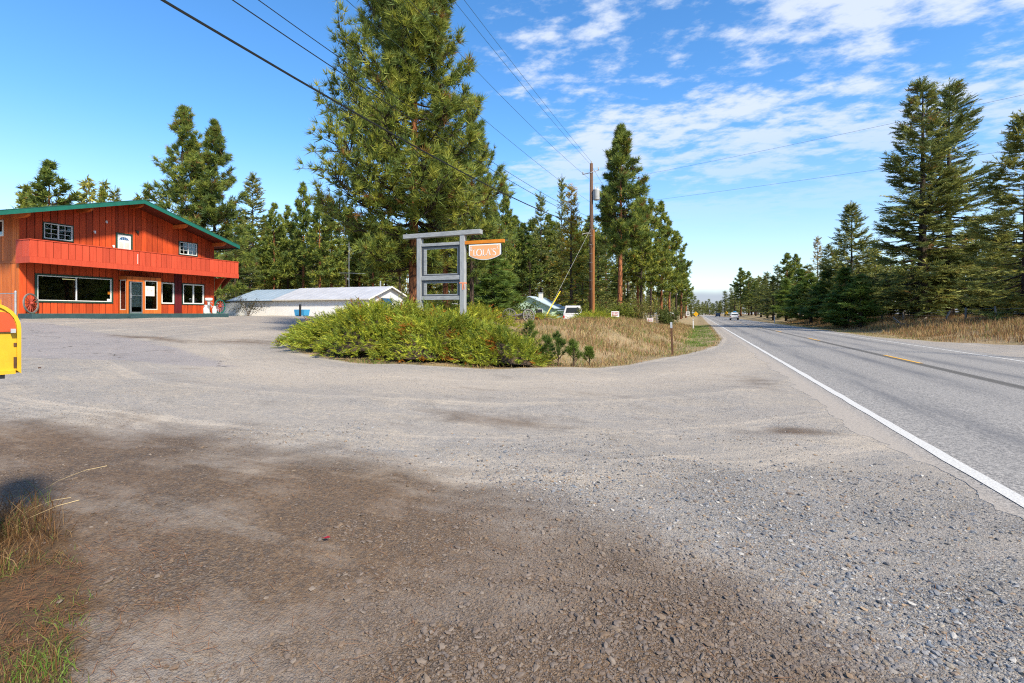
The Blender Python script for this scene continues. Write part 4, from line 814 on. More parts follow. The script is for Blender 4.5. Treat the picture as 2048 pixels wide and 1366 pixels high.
b=empty('marker_post',(-.92,19.5,gz(-.92,19.5))); MB().box(-.035,.035,-.02,.02,-.3,1.02).build('shaft',M['rust'],b); MB().box(-.037,.037,-.022,.022,1.02,1.24).build('reflector_cap',M['galv'],b); b.rotation_euler=(R(1),R(-2.5),R(10)); tag(b,'rusty brown marker post with silver cap in the dry grass','post')
def road_sign(loc,w,h,m,diamond,label,rz=0):
    b=empty('road_sign',loc,rz); MB().tube([(0,.04,-.2),(0,.04,2.2)],.035,6).build('post',M['galv'],b)
    if diamond: MB().poly([(0,2.2-w*.75),(w*.7,2.2),(0,2.2+w*.75),(-w*.7,2.2)],-.01,.0).build('plate',M[m],b); MB().poly([(-.05,2.0),(.05,2.0),(.05,2.4),(-.05,2.4)],-.014,-.011).build('symbol',M['blackmetal'],b)
    else:
        box('plate',M[m],b,-w/2,w/2,-.01,0,1.6,1.6+h)
        for z,hh in ((.72,.12),(.5,.12),(.15,.25)): box('lettering',M['blackmetal'],b,-w*.32,w*.32,-.014,-.011,1.6+h*z,1.6+h*z+h*hh*.8)
    tag(b,label,'road sign')
road_sign((-2.3,117,gz(-2.3,117)-.55),.75,.95,'signwhite',False,'white speed limit sign beside the left verge')
road_sign((-.8,152,gz(-.8,152)-.6),1.0,1,'signyellow',True,'yellow diamond road sign on the left verge')
road_sign((12.2,262,gz(12.2,262)-.5),1.0,1,'signyellow',True,'nearer of two yellow diamond signs past the highway cars'); road_sign((13.6,285,gz(13.6,285)-.4),1.1,1,'signyellow',True,'farther of two yellow diamond signs past the highway cars')
for i,(x,y) in enumerate(((11.6,92),(-.6,60))):
    b=empty('delineator_post',(x,y,gz(x,y))); box('shaft',M['signwhite'],b,-.05,.05,-.015,.015,-.2,1.15); box('reflector',M['galv'],b,-.04,.04,-.02,-.016,.95,1.1); tag(b,('white delineator post at the right verge','white delineator post by the left grass')[i],'post')
def log_rail(p0,p1,r,label,name='fallen_rail'):
    p0,p1=Vector(p0),Vector(p1); o=empty(name,(p0+p1)/2); d=p1-p0
    MB().tube([-d/2,d*.05+Vector((0,0,-.03)),d/2],[r,r*.9,r*.7],7).build('log',M['fenceg'],o,True); tag(o,label,'rail')
def wood_post(par,x,y,h,lx=0,ly=0,r=.075,m='fenceg'):
    z=gz(x,y); MB().tube([(x,y,z-.3),(x+lx*.5,y+ly*.5,z+h*.5),(x+lx,y+ly,z+h)],[r,r*.95,r*.85],8).build('post',M[m],par,True)
f=empty('wire_fence'); tops=[]
for x,y,h,lx in ((13.9,63.5,.95,0),(14.7,61.6,.95,.02),(15.7,59.6,.98,0),(16.5,57.6,1.0,.02),(17.3,54.6,1.0,-.05),(18.36,49.6,.95,.42),(18.7,47.0,1.15,.04),(19.5,44.6,1.2,-.10),(20.2,41.8,1.15,.1),(21,38.5,1.1,0)):
    wood_post(f,x,y,h,lx); tops.append((x+lx,y,gz(x,y)+h))
for k in (.35,.62,.88):
    m=MB().tube([(x,y-.07,gz(x,y)+(z-gz(x,y))*k) for x,y,z in tops],.006,4); m.build('wire',M['galv'],f)
tag(f,'sagging wire fence on grey wooden posts along the right bank','fence')
f=empty('picket_fence')
for i in range(46):
    x=26.5+i*.10; y=62.5-i*.36; z=gz(x,y); box('picket',M['fenced'],f,x-.03,x+.03,y-.03,y+.03,z-.1,z+1.15+random.uniform(-.12,.12))
MB().tube([(26.5,62.46,gz(26.5,62.5)+.9),(31,46.3,gz(31,46.3)+.9)],.025,5).build('rail',M['fenced'],f); tag(f,'dark thin picket row at the back of the right pasture','fence')
z=gz(16,50.8)
log_rail((15.3,50.6,z+.75),(16.1,50.8,z+.02),.06,'short grey rail propped at the left of the broken fence'); log_rail((15.5,50.7,z+.35),(17.0,50.9,z+.05),.05,'grey rail lying low in grass under the big fir'); log_rail((16.9,51,z+.05),(18.2,52.4,z+.75),.06,'long grey rail leaning up against a fence post'); log_rail((20.0,43.6,gz(20,43.6)+.1),(21.2,41.6,gz(20,42)+.75),.06,'grey rail leaning at the right end of the fence')
f=empty('wire_gate')
for i,(x,y) in enumerate(((-5.0,52),(-4.7,55),(-4.4,58),(-4.2,61),(-4.0,64),(-3.9,67))): wood_post(f,x,y,1.25,0,0,.06,'greywood')
for k in (.4,.8,1.15): MB().tube([(x,y,gz(x,y)+k) for x,y in ((-5.0,52),(-4.4,58),(-3.9,67))],.014,5).build('rail',M['galv'],f)
tag(f,'low fence of pale posts and rails beyond the dry bank','fence')
# old wagon gear on the bank
wg=empty('old_wagon',(-8.9,23.75,gz(-8.9,23.75)))
for (x,y,Rw,rz,tilt,mt) in ((-.85,-.2,.30,R(-16),0,'rust'),(-.12,-.05,.37,R(6),R(-8),'greywood'),(.78,.35,.35,R(52),R(-10),'greywood')):
    w=empty('wheel',(x,y,Rw-.02)); w.parent=wg; w.rotation_euler=(tilt,0,rz); wheel_parts(w,Rw,12,M[mt],M[mt],M[mt])
MB().tube([(-.8,.1,.32),(.75,.45,.34)],.05,6).build('axle',M['greywood'],wg); MB().tube([(-.55,-.3,.02),(.1,.1,.35),(.6,.3,.45)],.04,6).build('shaft',M['greywood'],wg)
tag(wg,'old wagon gear with three weathered spoked wheels on the bank','wagon')
for i,(x,y,s) in enumerate(((-7.1,12.6,.13),(-7.9,13.3,.11))): pass

# ---------------------------------------------------------------- conifers
def unit(a): return a/np.maximum(np.linalg.norm(a,axis=-1,keepdims=True),1e-9)
def needles(P,D,size,n,width,spread,col,r):
    """n needles (thin triangles) per tuft, pointing along D with spread"""
    N=len(P); d=unit(D[:,None,:]+spread*r.normal(0,1,(N,n,3))); L=size[:,None]*r.uniform(.65,1.15,(N,n))
    s=unit(np.cross(d,r.normal(0,1,(N,n,3))))*(width*size[:,None]*r.uniform(.7,1.3,(N,n)))[...,None]
    base=P[:,None,:]+d*(L*.08)[...,None]; tip=P[:,None,:]+d*L[...,None]
    V=np.stack([base-s,base+s,tip],2).reshape(-1,3); F=np.arange(len(V)).reshape(-1,3)
    C=np.repeat(col*1.0,n*3,0)*np.repeat(r.uniform(.82,1.15,(N*n,1)),3,0)
    return V,F,C
def sprays(P,D,L,n,w,col,r,flat=.35,ang=.75):
    """feathers: n leaflets along a short twig of length L"""
    N=len(P); t=np.linspace(.05,1,n)[None,:]; sgn=np.where(np.arange(n)%2==0,1,-1)[None,:]
    side=unit(np.cross(D,r.normal(0,flat,(N,3))+np.array([0,0,1.]))); d=D[:,None,:]*math.cos(ang)+side[:,None,:]*(sgn*math.sin(ang))[...,None]+r.normal(0,.18,(N,n,3)); d=unit(d)
    p=P[:,None,:]+D[:,None,:]*(t*L[:,None])[...,None]; ll=(L[:,None]*(.62-.34*t))*r.uniform(.7,1.2,(N,n)); ll[:,-1]=L*.35
    u=unit(np.cross(d,r.normal(0,1,(N,n,3))))*(w*L[:,None]*r.uniform(.8,1.2,(N,n)))[...,None]
    V=np.stack([p-u,p+u,p+d*ll[...,None]],2).reshape(-1,3); F=np.arange(len(V)).reshape(-1,3)
    C=np.repeat(col,n*3,0)*np.repeat(r.uniform(.8,1.18,(N*n,1)),3,0); return V,F,C
PAL={'pine':[(.180,.222,.050),(.130,.180,.048),(.245,.270,.055),(.090,.135,.045)],'fir':[(.172,.192,.060),(.126,.156,.055),(.225,.228,.066),(.092,.122,.046)],'larch':[(.19,.19,.025),(.11,.15,.03),(.28,.20,.02),(.14,.165,.03)],'young':[(.125,.195,.050),(.10,.165,.048),(.16,.215,.05)]}
def conifer_data(kind,H,Rc,seed,base=.25,nbr=90,sub=5,tuft=.30,nn=12,width=.06,dead=.03,trunk_r=None,lean=0.,up=1.,shape=.8,top_w=.0,limb_n=4):
    r=np.random.default_rng(seed); tr=trunk_r or H*.014
    bend=r.normal(0,.005*H,2)
    def axis_pt(z): q=z/H; return np.array([bend[0]*math.sin(q*3)*.6+lean*z,bend[1]*math.sin(q*2.4)*.6,z])
    trunk=MB(); zs=np.linspace(-.3,H*.985,12); trunk.tube([axis_pt(z) for z in zs],[max(tr*(1-.93*max(z,0)/H)*(1.25 if z<.3 else 1),.012) for z in zs],10)
    limbs=MB(); P=[];D=[];S=[]
    asym=r.uniform(0,6.28)
    for i in range(nbr):
        t=((i+r.random())/nbr)**(.92); z=H*(base+(.985-base)*t); az=r.uniform(0,6.28)
        prof=(1-t)**shape*(.45+.55*min(1,t/.16))+top_w*(1-t)*0
        Lb=Rc*max(prof,.035)*r.choice([.5,.75,.95,1.08,1.22],p=[.2,.24,.28,.18,.10])*(1+.15*math.cos(az-asym))
        if kind in('fir','larch'): e0=R(-16+62*t*up+r.normal(0,6)); curl=R(26)
        elif kind=='young': e0=R(12+45*t+r.normal(0,8)); curl=R(25)
        else: e0=R(-10+60*t*up+r.normal(0,10)); curl=R(38)
        p=axis_pt(z); pts=[p.copy()]; dirs=[]; k=6
        for j in range(k):
            e=e0+curl*(j/(k-1))**1.6*(1-.4*t) - (R(12) if kind=='fir' else R(6))*(1-(j/(k-1)))*(1-t)
            d=np.array([math.cos(az)*math.cos(e),math.sin(az)*math.cos(e),math.sin(e)]); az+=r.normal(0,.10); p=p+d*Lb/k; pts.append(p.copy()); dirs.append(d)
        br=max(tr*.30*(1-t)**.6*min(1,Lb/Rc*1.3),.006)
        limbs.tube(pts,[br*(1-.85*j/k) for j in range(k+1)],limb_n,False)
        ns=max(2,int(sub*max(Lb/Rc,.3)*1.5))
        for j in range(ns):
            u=r.uniform(.12,1.0)**.8; a=u*k; ia=min(int(a),k-1); q=pts[ia]+(pts[ia+1]-pts[ia])*(a-ia); d=dirs[ia]
            sd_=np.cross(d,[0,0,1.]); sd_/=max(np.linalg.norm(sd_),1e-6); s=r.choice([-1,1])
            if kind in('fir','larch'): dd=d*.75+sd_*s*.75+np.array([0,0,-.10+r.normal(0,.12)])
            else: dd=d*.6+sd_*s*.65+np.array([0,0,.35+r.normal(0,.35)])
            dd=dd/np.linalg.norm(dd); ls=Lb*r.uniform(.16,.38)*(1.15-u*.6); e=q+dd*ls
            if r.random()<.7 and limb_n: limbs.tube([q,e],[br*.35,br*.12],3,False)
            m=2 if ls>.35*tuft else 1
            for g in range(m+1 if kind in('fir','larch') else m): P.append(q+dd*ls*((g+1)/m if kind not in('fir','larch') else g/(m))); D.append(dd+np.array([0,0,.25 if kind in('pine','young') else 0])); S.append(tuft*r.uniform(.75,1.25))
        P.append(pts[-1]); D.append(dirs[-1]+np.array([0,0,.2])); S.append(tuft)
    P.append(axis_pt(H*.985)); D.append(np.array([0,0,1.])); S.append(tuft*1.1)
    P=np.array(P);D=unit(np.array(D));S=np.array(S); pal=np.array(PAL[kind]); c=pal[r.integers(0,len(pal),len(P))]*r.uniform(.8,1.2,(len(P),1))
    if dead: m=r.random(len(P))<dead; c[m]=np.array([.20,.115,.045])*r.uniform(.7,1.2,(m.sum(),1))
    if kind=='larch': hi=np.clip((P[:,2]/H-.35)/.4,0,1)[:,None]*r.uniform(.5,1,(len(P),1)); c=c*(1-hi*.7)+np.array([.33,.21,.022])*hi*.7
    if kind in('fir','larch'): V,F,C=sprays(P,D,S,nn,width,c,r)
    else: V,F,C=needles(P,D,S,nn,width,.62,c,r)
    return trunk,limbs,(V,F,C)
def plant_tree(name,kind,bark,loc,label,cat,group,data,gain=None):
    trunk,limbs,(V,F,C)=data
    o=empty(name,loc); t=link('trunk',trunk.mesh('trunk',True),o,M[bark]); link('limbs',limbs.mesh('limbs'),o,M['bark']); link('crown',tri_mesh('crown',V,F,C),o,M['needle']); tag(o,label,cat,group); return o
def instance(src,loc,sx,sz,rz,label,group,bark=None):
    o=src.copy(); COL.objects.link(o); o.location=loc; o.scale=(sx,sx,sz); o.rotation_euler=(0,0,rz); o['label']=label
    if group: o['group']=group
    elif 'group' in o: del o['group']
    for ch in list(src.children):
        c=ch.copy(); COL.objects.link(c); c.parent=o
    return o
# the big pine behind the sign and its neighbours
x,y=-12.86,20.82
plant_tree('ponderosa_pine','pine','pinebark',(x,y,gz(x,y)-.1),'huge bushy pine standing right behind the grey sign frame','tree',None,conifer_data('pine',21.0,4.75,17,base=.13,nbr=300,sub=23,tuft=.40,nn=21,width=.042,dead=.035,trunk_r=.26,shape=.55,limb_n=4))
x,y=-12.75,27.2; plant_tree('ponderosa_pine','pine','bark',(x,y,gz(x,y)-.1),'slimmer pine with dark trunk behind the big sign pine','tree',None,conifer_data('pine',13.0,2.7,12,base=.2,nbr=120,sub=13,tuft=.34,nn=16,width=.045,trunk_r=.15,shape=.6))
x,y=-15.7,29.4; plant_tree('ponderosa_pine','pine','pinebark',(x,y,gz(x,y)-.1),'red trunked pine seen through the empty sign frame','tree',None,conifer_data('pine',11.5,2.9,13,base=.3,nbr=100,sub=12,tuft=.34,nn=14,width=.05,trunk_r=.22,shape=.6))
x,y=-6.55,44.5; plant_tree('ponderosa_pine','pine','pinebark',(x,y,gz(x,y)-.1),'tall pine with bare orange trunk beside the utility pole','tree',None,conifer_data('pine',18.0,3.0,23,base=.38,nbr=110,sub=17,tuft=.5,nn=18,width=.055,dead=.05,trunk_r=.25,shape=.62,lean=.008))
x,y=18.89,55.1; plant_tree('douglas_fir','fir','bark',(x,y,gz(x,y)-.1),'left of two towering firs with joined crowns by the wire fence','tree',None,conifer_data('fir',21.6,4.3,31,base=.05,nbr=150,sub=14,tuft=.8,nn=12,width=.045,dead=.02,trunk_r=.42,shape=.66,up=.9))
x,y=21.75,57.6; plant_tree('douglas_fir','fir','bark',(x,y,gz(x,y)-.1),'right of two towering firs with joined crowns by the wire fence','tree',None,conifer_data('fir',22.0,4.2,36,base=.08,nbr=145,sub=14,tuft=.8,nn=12,width=.045,dead=.02,trunk_r=.36,shape=.62,up=.9))
x,y=21.38,45.36; plant_tree('douglas_fir','fir','bark',(x,y,gz(x,y)-.1),'broad dark fir sweeping to the ground at the fence end','tree',None,conifer_data('fir',14.8,4.2,33,base=.05,nbr=140,sub=14,tuft=.65,nn=12,width=.045,dead=.0,trunk_r=.25,shape=.7,up=.8))
x,y=16.58,68.12; plant_tree('douglas_fir','fir','bark',(x,y,gz(x,y)-.1),'pointed mid height fir rising above the young roadside pines','tree',None,conifer_data('fir',13.6,3.9,34,base=.06,nbr=150,sub=11,tuft=.65,nn=11,width=.05,dead=.02,trunk_r=.2,shape=.8,up=.9))
x,y=-55.15,40.24; plant_tree('ponderosa_pine','pine','bark',(x,y,gz(x,y)-.1),'taller of two big pines behind the orange building','tree',None,conifer_data('pine',24,5.0,41,base=.10,nbr=135,sub=19,tuft=.6,nn=15,width=.055,dead=.06,trunk_r=.3,shape=.6))
x,y=-52.69,42.22; plant_tree('ponderosa_pine','pine','bark',(x,y,gz(x,y)-.1),'shorter of two big pines behind the orange building','tree',None,conifer_data('pine',22.8,4.2,43,base=.10,nbr=130,sub=19,tuft=.6,nn=15,width=.055,dead=.06,trunk_r=.27,shape=.62))
TREES=[('pine',-75.4,38.0,19.3,3.1,'pA'),('pine',-79.2,37.6,16.4,2.1,'pA'),('pine',-84.9,49.4,19.4,2.3,'pA'),('fir',-85.2,51.4,19.6,2.0,'pA'),('pine',-87.4,35.6,18.7,2.9,'pA'),('fir',-68.3,62.0,22.9,3.3,'pC'),('pine',-62.1,60.1,17.6,2.3,'pC'),('pine',-64.7,65.5,18.4,2.4,'pC'),('pine',-59.3,63.2,21.3,2.6,'pC'),('pine',-54.0,61.0,17.6,2.6,'pC'),('pine',-68.5,70.5,16.7,2.7,'pC'),('pine',-55.1,64.8,18.9,2.6,'pC'),('pine',-74.8,70.3,18.4,2.8,'pC'),('pine',-54.2,67.3,17.3,2.6,'pC'),('pine',-56.0,73.0,16.8,2.8,'pC'),('pine',-50.1,68.8,16.4,2.6,'pC'),('pine',-53.9,78.0,17.5,2.9,'pC'),('fir',-69.2,76.6,16.8,2.7,'pC'),('fir',-70.3,61.2,15.6,2.8,'pC'),('pine',-48.2,73.8,15.5,2.8,'pC'),('pine',-42.3,73.9,16.0,2.9,'pC'),('pine',-37.9,73.4,16.4,2.8,'pC'),('pine',-32.4,71.2,16.5,2.7,'pC'),('pine',-25.4,65.2,18.8,1.8,'pD'),('pine',-25.1,71.8,14.5,2.1,'pD'),('fir',-21.9,70.8,18.3,2.2,'pD'),('fir',-19.0,71.9,20.8,1.6,'pD'),('larch',-11.7,47.9,13.7,1.9,'L'),('pine',-22.8,68.3,12.0,2.2,'pD'),('pine',-26.2,71.3,15.6,2.3,'pD'),('pine',-26.3,62.8,16.0,2.0,'pD'),('young',-14.3,34.1,5.4,1.7,'Y'),('young',-15.0,38.2,5.2,1.6,'Y'),('pine',-7.1,63.5,16.8,2.2,'pE'),('pine',-6.5,74.5,17.9,2.4,'pE'),('pine',-5.5,81.2,19.0,2.5,'pE'),('pine',-5.0,94.2,18.2,2.5,'pE'),('pine',-4.5,110.4,18.7,2.5,'pE'),('pine',-4.2,131.9,16.7,2.5,'pE'),('pine',-3.9,169.4,14.0,2.6,'pE'),('pine',-6.5,61.6,13.2,2.2,'pE'),('pine',-10.8,62.2,13.4,2.1,'pE'),('fir',-10.8,56.8,10.2,1.8,'pE'),('pine',-14.8,67.0,11.0,2.2,'pE'),('fir',-10.7,81.4,14.6,2.7,'pE'),('fir',-2.9,223.1,9.6,1.9,'far'),('fir',-1.9,266.2,10.4,2.2,'far'),('fir',-0.3,352.2,10.7,3.0,'far'),('fir',3.1,492.2,12.1,3.7,'far'),('fir',6.3,514.8,13.6,3.8,'far'),('fir',8.9,505.1,15.2,3.8,'far'),('fir',12.7,538.5,12.0,4.0,'far'),('fir',15.8,518.4,13.1,3.8,'far'),('fir',18.5,508.7,10.1,3.3,'far'),('fir',13.2,293.2,13.7,3.0,'far'),('larch',16.9,87.5,12.5,1.5,'L2'),('fir',16.3,91.5,8.8,2.1,'H'),('fir',16.2,76.5,10.1,2.0,'H'),('pine',19.3,120.4,13.3,2.1,'H'),('pine',16.5,112.9,13.2,2.2,'H'),('fir',16.5,125.7,11.8,2.0,'H'),('fir',15.9,138.3,11.3,2.7,'H'),('fir',16.3,155.6,11.1,2.8,'H'),('fir',18.7,209.8,13.4,3.4,'H'),('fir',16.2,262.3,14.7,3.4,'H'),('pine',18.6,220.5,17.7,3.0,'H'),('pine',16.1,224.9,19.9,3.7,'H'),('pine',17.6,182.8,11.5,2.6,'H'),('fir',15.7,285.6,14.7,2.6,'H'),('young',13.7,58.5,6.1,2.2,'K'),('young',14.4,56.1,5.1,1.6,'K'),('young',14.4,69.5,6.5,2.3,'K'),('young',14.7,80.2,6.9,2.2,'K'),('young',15.2,91.1,8.4,2.2,'K'),('fir',14.2,114.2,9.1,2.2,'H'),('young',14.7,101.6,7.7,2.2,'K'),('fir',22.2,74.5,8.6,2.5,'M'),('fir',21.9,70.1,6.3,2.1,'M'),('fir',30.1,76.4,10.3,2.7,'M'),('fir',33.2,80.8,13.3,2.8,'M'),('fir',31.9,73.8,9.2,2.6,'M'),('fir',28.2,67.1,6.1,2.1,'M'),('fir',22.7,68.3,5.3,2.2,'M'),('fir',26.0,68.4,6.0,2.2,'M'),('fir',34.5,77.0,11.3,2.9,'M'),('fir',30.5,65.8,6.2,2.2,'M'),('fir',22.0,79.7,10.6,2.4,'M'),('fir',24.0,66.6,4.3,2.2,'M'),('fir',29.8,58.1,13.8,3.1,'M'),('fir',31.6,56.6,11.1,2.9,'M'),('pine',-23.6,80.9,17.3,3.0,'pD'),('pine',-26.8,81.8,16.7,3.1,'pD'),('pine',-18.6,78.5,15.9,2.7,'pD'),('pine',-17.1,83.3,17.5,3.0,'pE'),('fir',-31.9,84.2,16.8,3.1,'pD'),('pine',-36.9,84.4,16.6,3.3,'pD'),('fir',-60.8,52.0,11.3,2.8,'pC'),('pine',-63.9,57.2,13.8,2.7,'pC'),('fir',-65.8,69.4,14.1,3.2,'pC'),('pine',-75.3,74.3,15.4,3.5,'pC')]
GRP={'pA':('pine rising behind the orange building roof','pines behind the orange building'),'pC':('forest {} standing behind the white shed','forest behind the white shed'),'pD':('slender {} in the woods round the mint house','woods round the mint house'),'pE':('tall {} in the row left of the highway','roadside row left of the highway'),'far':('tiny distant conifer where the highway ends','conifers at the end of the highway'),'H':('roadside {} right of the highway behind young pines','roadside row right of the highway'),'K':('bushy young pine close to the right verge','young pines at the right verge'),'M':('dark conifer in the woods behind the right pasture','woods behind the right pasture'),'Y':('bushy young pine between the sign and the mint house','young pines beside the mint house'),'L':('yellowing larch with green skirts left of the utility pole',None),'L2':('pale yellowish larch among the right roadside conifers',None)}
VAR={'pine':[dict(base=.28,nbr=75,sub=14,tuft=.55,nn=9,width=.10,shape=.55,seed=51),dict(base=.36,nbr=68,sub=14,tuft=.55,nn=9,width=.10,shape=.5,seed=52),dict(base=.2,nbr=85,sub=14,tuft=.55,nn=9,width=.10,shape=.65,seed=53)],
     'fir':[dict(base=.07,nbr=90,sub=8,tuft=.8,nn=8,width=.07,shape=.8,seed=54,dead=.01),dict(base=.10,nbr=95,sub=8,tuft=.8,nn=8,width=.07,shape=.85,seed=55,dead=.02)],
     'larch':[dict(base=.08,nbr=95,sub=7,tuft=.7,nn=8,width=.06,shape=.85,seed=56,dead=0)],'young':[dict(base=.06,nbr=75,sub=9,tuft=.95,nn=12,width=.06,shape=.62,seed=57,dead=.01),dict(base=.05,nbr=80,sub=9,tuft=.95,nn=12,width=.06,shape=.7,seed=58,dead=.01)]}
NAMES={'pine':'pine_tree','fir':'fir_tree','larch':'larch_tree','young':'young_pine'}
SRC={}
for i,(k,x,y,h,rc,g) in enumerate(TREES):
    q=VAR[k][i%len(VAR[k])]; key=(k,i%len(VAR[k])); lab,grp=GRP[g]; lab=lab.format(k);  loc=(x,y,gz(x,y)-.12); R0=3.0
    bark='pinebark' if (k=='pine' and i%3!=1) else 'bark'
    if key not in SRC:
        a=dict(q); s=a.pop('seed'); SRC[key]=plant_tree(NAMES[k],k,bark,loc,lab,'tree',grp,conifer_data(k,18.0,R0,s,trunk_r=.22,limb_n=3,**a)); o=SRC[key]; o.scale=(rc/R0*1.3,rc/R0*1.3,h/18.0)
        if grp is None and 'group' in o: del o['group']
    else: instance(SRC[key],loc,rc/R0*random.uniform(1.15,1.45),h/18.0,random.uniform(0,6.28),lab,grp)
# the deep wood farther back reads as one mass
def deep_wood():
    r=np.random.default_rng(77); Vs=[];Fs=[];Cs=[]; off=0
    spots=[(-r.uniform(14,150),r.uniform(92,150)) for _ in range(300)]+[(-r.uniform(75,170),r.uniform(30,95)) for _ in range(60)]+[(r.uniform(26,110),r.uniform(84,170)) for _ in range(130)]+[(r.uniform(38,95),r.uniform(45,85)) for _ in range(50)]+[(-r.uniform(7,60),r.uniform(150,420)) for _ in range(130)]+[(r.uniform(20,70),r.uniform(170,460)) for _ in range(120)]+[(r.uniform(-70,90),r.uniform(560,640)) for _ in range(110)]
    for x,y in spots:
        h=r.uniform(15,23) if (x<-14 and y<160) else r.uniform(12,17) if (x>20 and y>165) else r.uniform(9,14.5); rc=h*.13; n=95; t=r.random(n)**.8; a=r.uniform(0,6.28,n); rr=rc*(1-t)**.8*r.uniform(.4,1.1,n)
        P=np.stack([x+rr*np.cos(a),y+rr*np.sin(a),gz(x,y)+h*(.12+.88*t)],1); D=unit(np.stack([np.cos(a),np.sin(a),r.normal(.1,.4,n)],1)); c=np.array(PAL['fir'])[r.integers(0,4,n)]*r.uniform(.8,1.3)*np.array([1.05,1,1])
        V,F,C=needles(P,D,np.full(n,1.0),5,.16,.7,c,r); Vs.append(V);Fs.append(F+off);Cs.append(C);off+=len(V)
        tv=MB().tube([(x,y,gz(x,y)-.2),(x,y,gz(x,y)+h)],[.16,.03],4,False); Vt=np.array(tv.v); Ft=np.array([q for f in tv.f for q in ((f[0],f[1],f[2]),(f[0],f[2],f[3]))]); Vs.append(Vt);Fs.append(Ft+off);Cs.append(np.tile([(.09,.05,.03)],(len(Vt),1)));off+=len(Vt)
    tag(link('distant_woodland',tri_mesh('distant_woodland',np.concatenate(Vs),np.concatenate(Fs),np.concatenate(Cs)),None,M['needle']),'deep dark conifer wood filling in behind the nearer trees','forest',kind='stuff')
deep_wood()

# ---------------------------------------------------------------- shrubs
JUN=[(.30,.31,.035),(.24,.265,.035),(.36,.335,.038),(.17,.21,.035),(.27,.255,.035)]
def juniper(cx,cy,rx,ry,h,label,seed,dens=210,L=.30,n=11,rust=.02,group=None,cut=None):
    r=np.random.default_rng(seed); b=empty('juniper_shrub',(cx,cy,gz(cx,cy))); base=gz(cx,cy)
    N=int(dens*math.pi*rx*ry); rho=np.sqrt(r.random(N)); a=r.uniform(0,6.28,N); lump=1+.16*np.sin(a*5+seed)+.10*np.sin(a*9+2*seed)
    x=rho*rx*np.cos(a)*lump; y=rho*ry*np.sin(a)*lump
    hump=.86+.22*np.sin(x*2.3+seed)*np.sin(y*2.9+1.3*seed)+.13*np.sin(x*5.1+2)*np.sin(y*4.7)
    top=h*np.maximum(1-rho**2.6,0)**.75*hump; z=terrain(cx+x,cy+y)-base+top*r.uniform(.62,1.05,N)+.05
    out=np.stack([np.cos(a)*(.35+.7*rho),np.sin(a)*(.35+.7*rho),.62-.35*rho],1); sw=np.array([.25*math.sin(seed),-.35,0]); D=unit(out+sw+r.normal(0,.33,(N,3)))
    P=np.stack([x,y,z],1); pal=np.array(JUN); clump=(np.sin(x*1.9+seed)*np.sin(y*2.3+seed*.7)*.5+.5); c=pal[r.integers(0,len(pal),N)]*(.72+.42*clump[:,None])*r.uniform(.8,1.2,(N,1))
    if rust: m=(np.sin(x*3.3+1.7*seed)*np.sin(y*3.9+seed)>.86)|(r.random(N)<rust*.2); c[m]=np.array([.34,.115,.018])*r.uniform(.6,1.2,(m.sum(),1))
    V,F,C=sprays(P,D,L*r.uniform(.6,1.25,N),n,.040,c,r,flat=.8,ang=.55); link('foliage',tri_mesh('foliage',V,F,C),b,M['junip'])
    # woody mound below
    m=MB(); k=22; v=[(0,0,h*.60)]; f=[]
    for j,q in enumerate((.3,.55,.78,.93)):
        for i in range(k):
            t=6.2832*i/k; l=(1+.16*math.sin(t*5+seed)+.10*math.sin(t*9+2*seed))*q*.95; X_,Y_=l*rx*math.cos(t),l*ry*math.sin(t); v.append((X_,Y_,gz(cx+X_,cy+Y_)-base+h*.58*max(1-q**2.6,0)**.75*(1+.2*math.sin(7*t+j))-.03))
    for i in range(k): f.append((0,1+i,1+(i+1)%k))
    for j in range(3):
        for i in range(k): f.append((1+j*k+i,1+(j+1)*k+i,1+(j+1)*k+(i+1)%k,1+j*k+(i+1)%k))
    m.add(v,f).build('branch_mound',M['twig'],b,True)
    st=MB()
    for i in range(26):
        t=r.uniform(0,6.28); q=r.uniform(.55,.98); st.tube([(0,0,.05),(rx*q*.5*math.cos(t),ry*q*.5*math.sin(t),h*.45),(rx*q*math.cos(t),ry*q*math.sin(t),gz(cx+rx*q*math.cos(t),cy+ry*q*math.sin(t))-base+h*.12+.05)],[.03,.02,.008],4,False)
    st.build('branches',M['twig'],b); tag(b,label,'shrub',group)
juniper(-11.55,14.3,1.65,1.9,1.0,'spreading juniper at the lot end of the green bank',1)
juniper(-9.75,13.5,2.1,2.1,1.22,'tallest spreading juniper left below the sign frame',2)
juniper(-7.6,13.4,2.1,1.9,1.0,'spreading juniper with a brown gap before the sign frame',3)
juniper(-5.75,13.6,1.65,1.35,.8,'feathery golden juniper at the right tip of the green bank',4)
juniper(-10.9,16.6,2.6,1.8,1.15,'spreading juniper round the left post of the sign',5,110)
juniper(-8.3,16.7,1.9,1.5,.55,'spreading juniper round the right post of the sign',6,110)
juniper(-10.6,23.4,1.5,1.2,.85,'reddish juniper beside the old wagon wheels',7,90,rust=.25)
juniper(-10.2,29.5,2.2,1.0,.36,'low juniper strip in front of the white pickup',8,70); juniper(-6.0,30.4,1.2,1.5,.42,'flat juniper trailing down the bank below the utility pole',9,80)
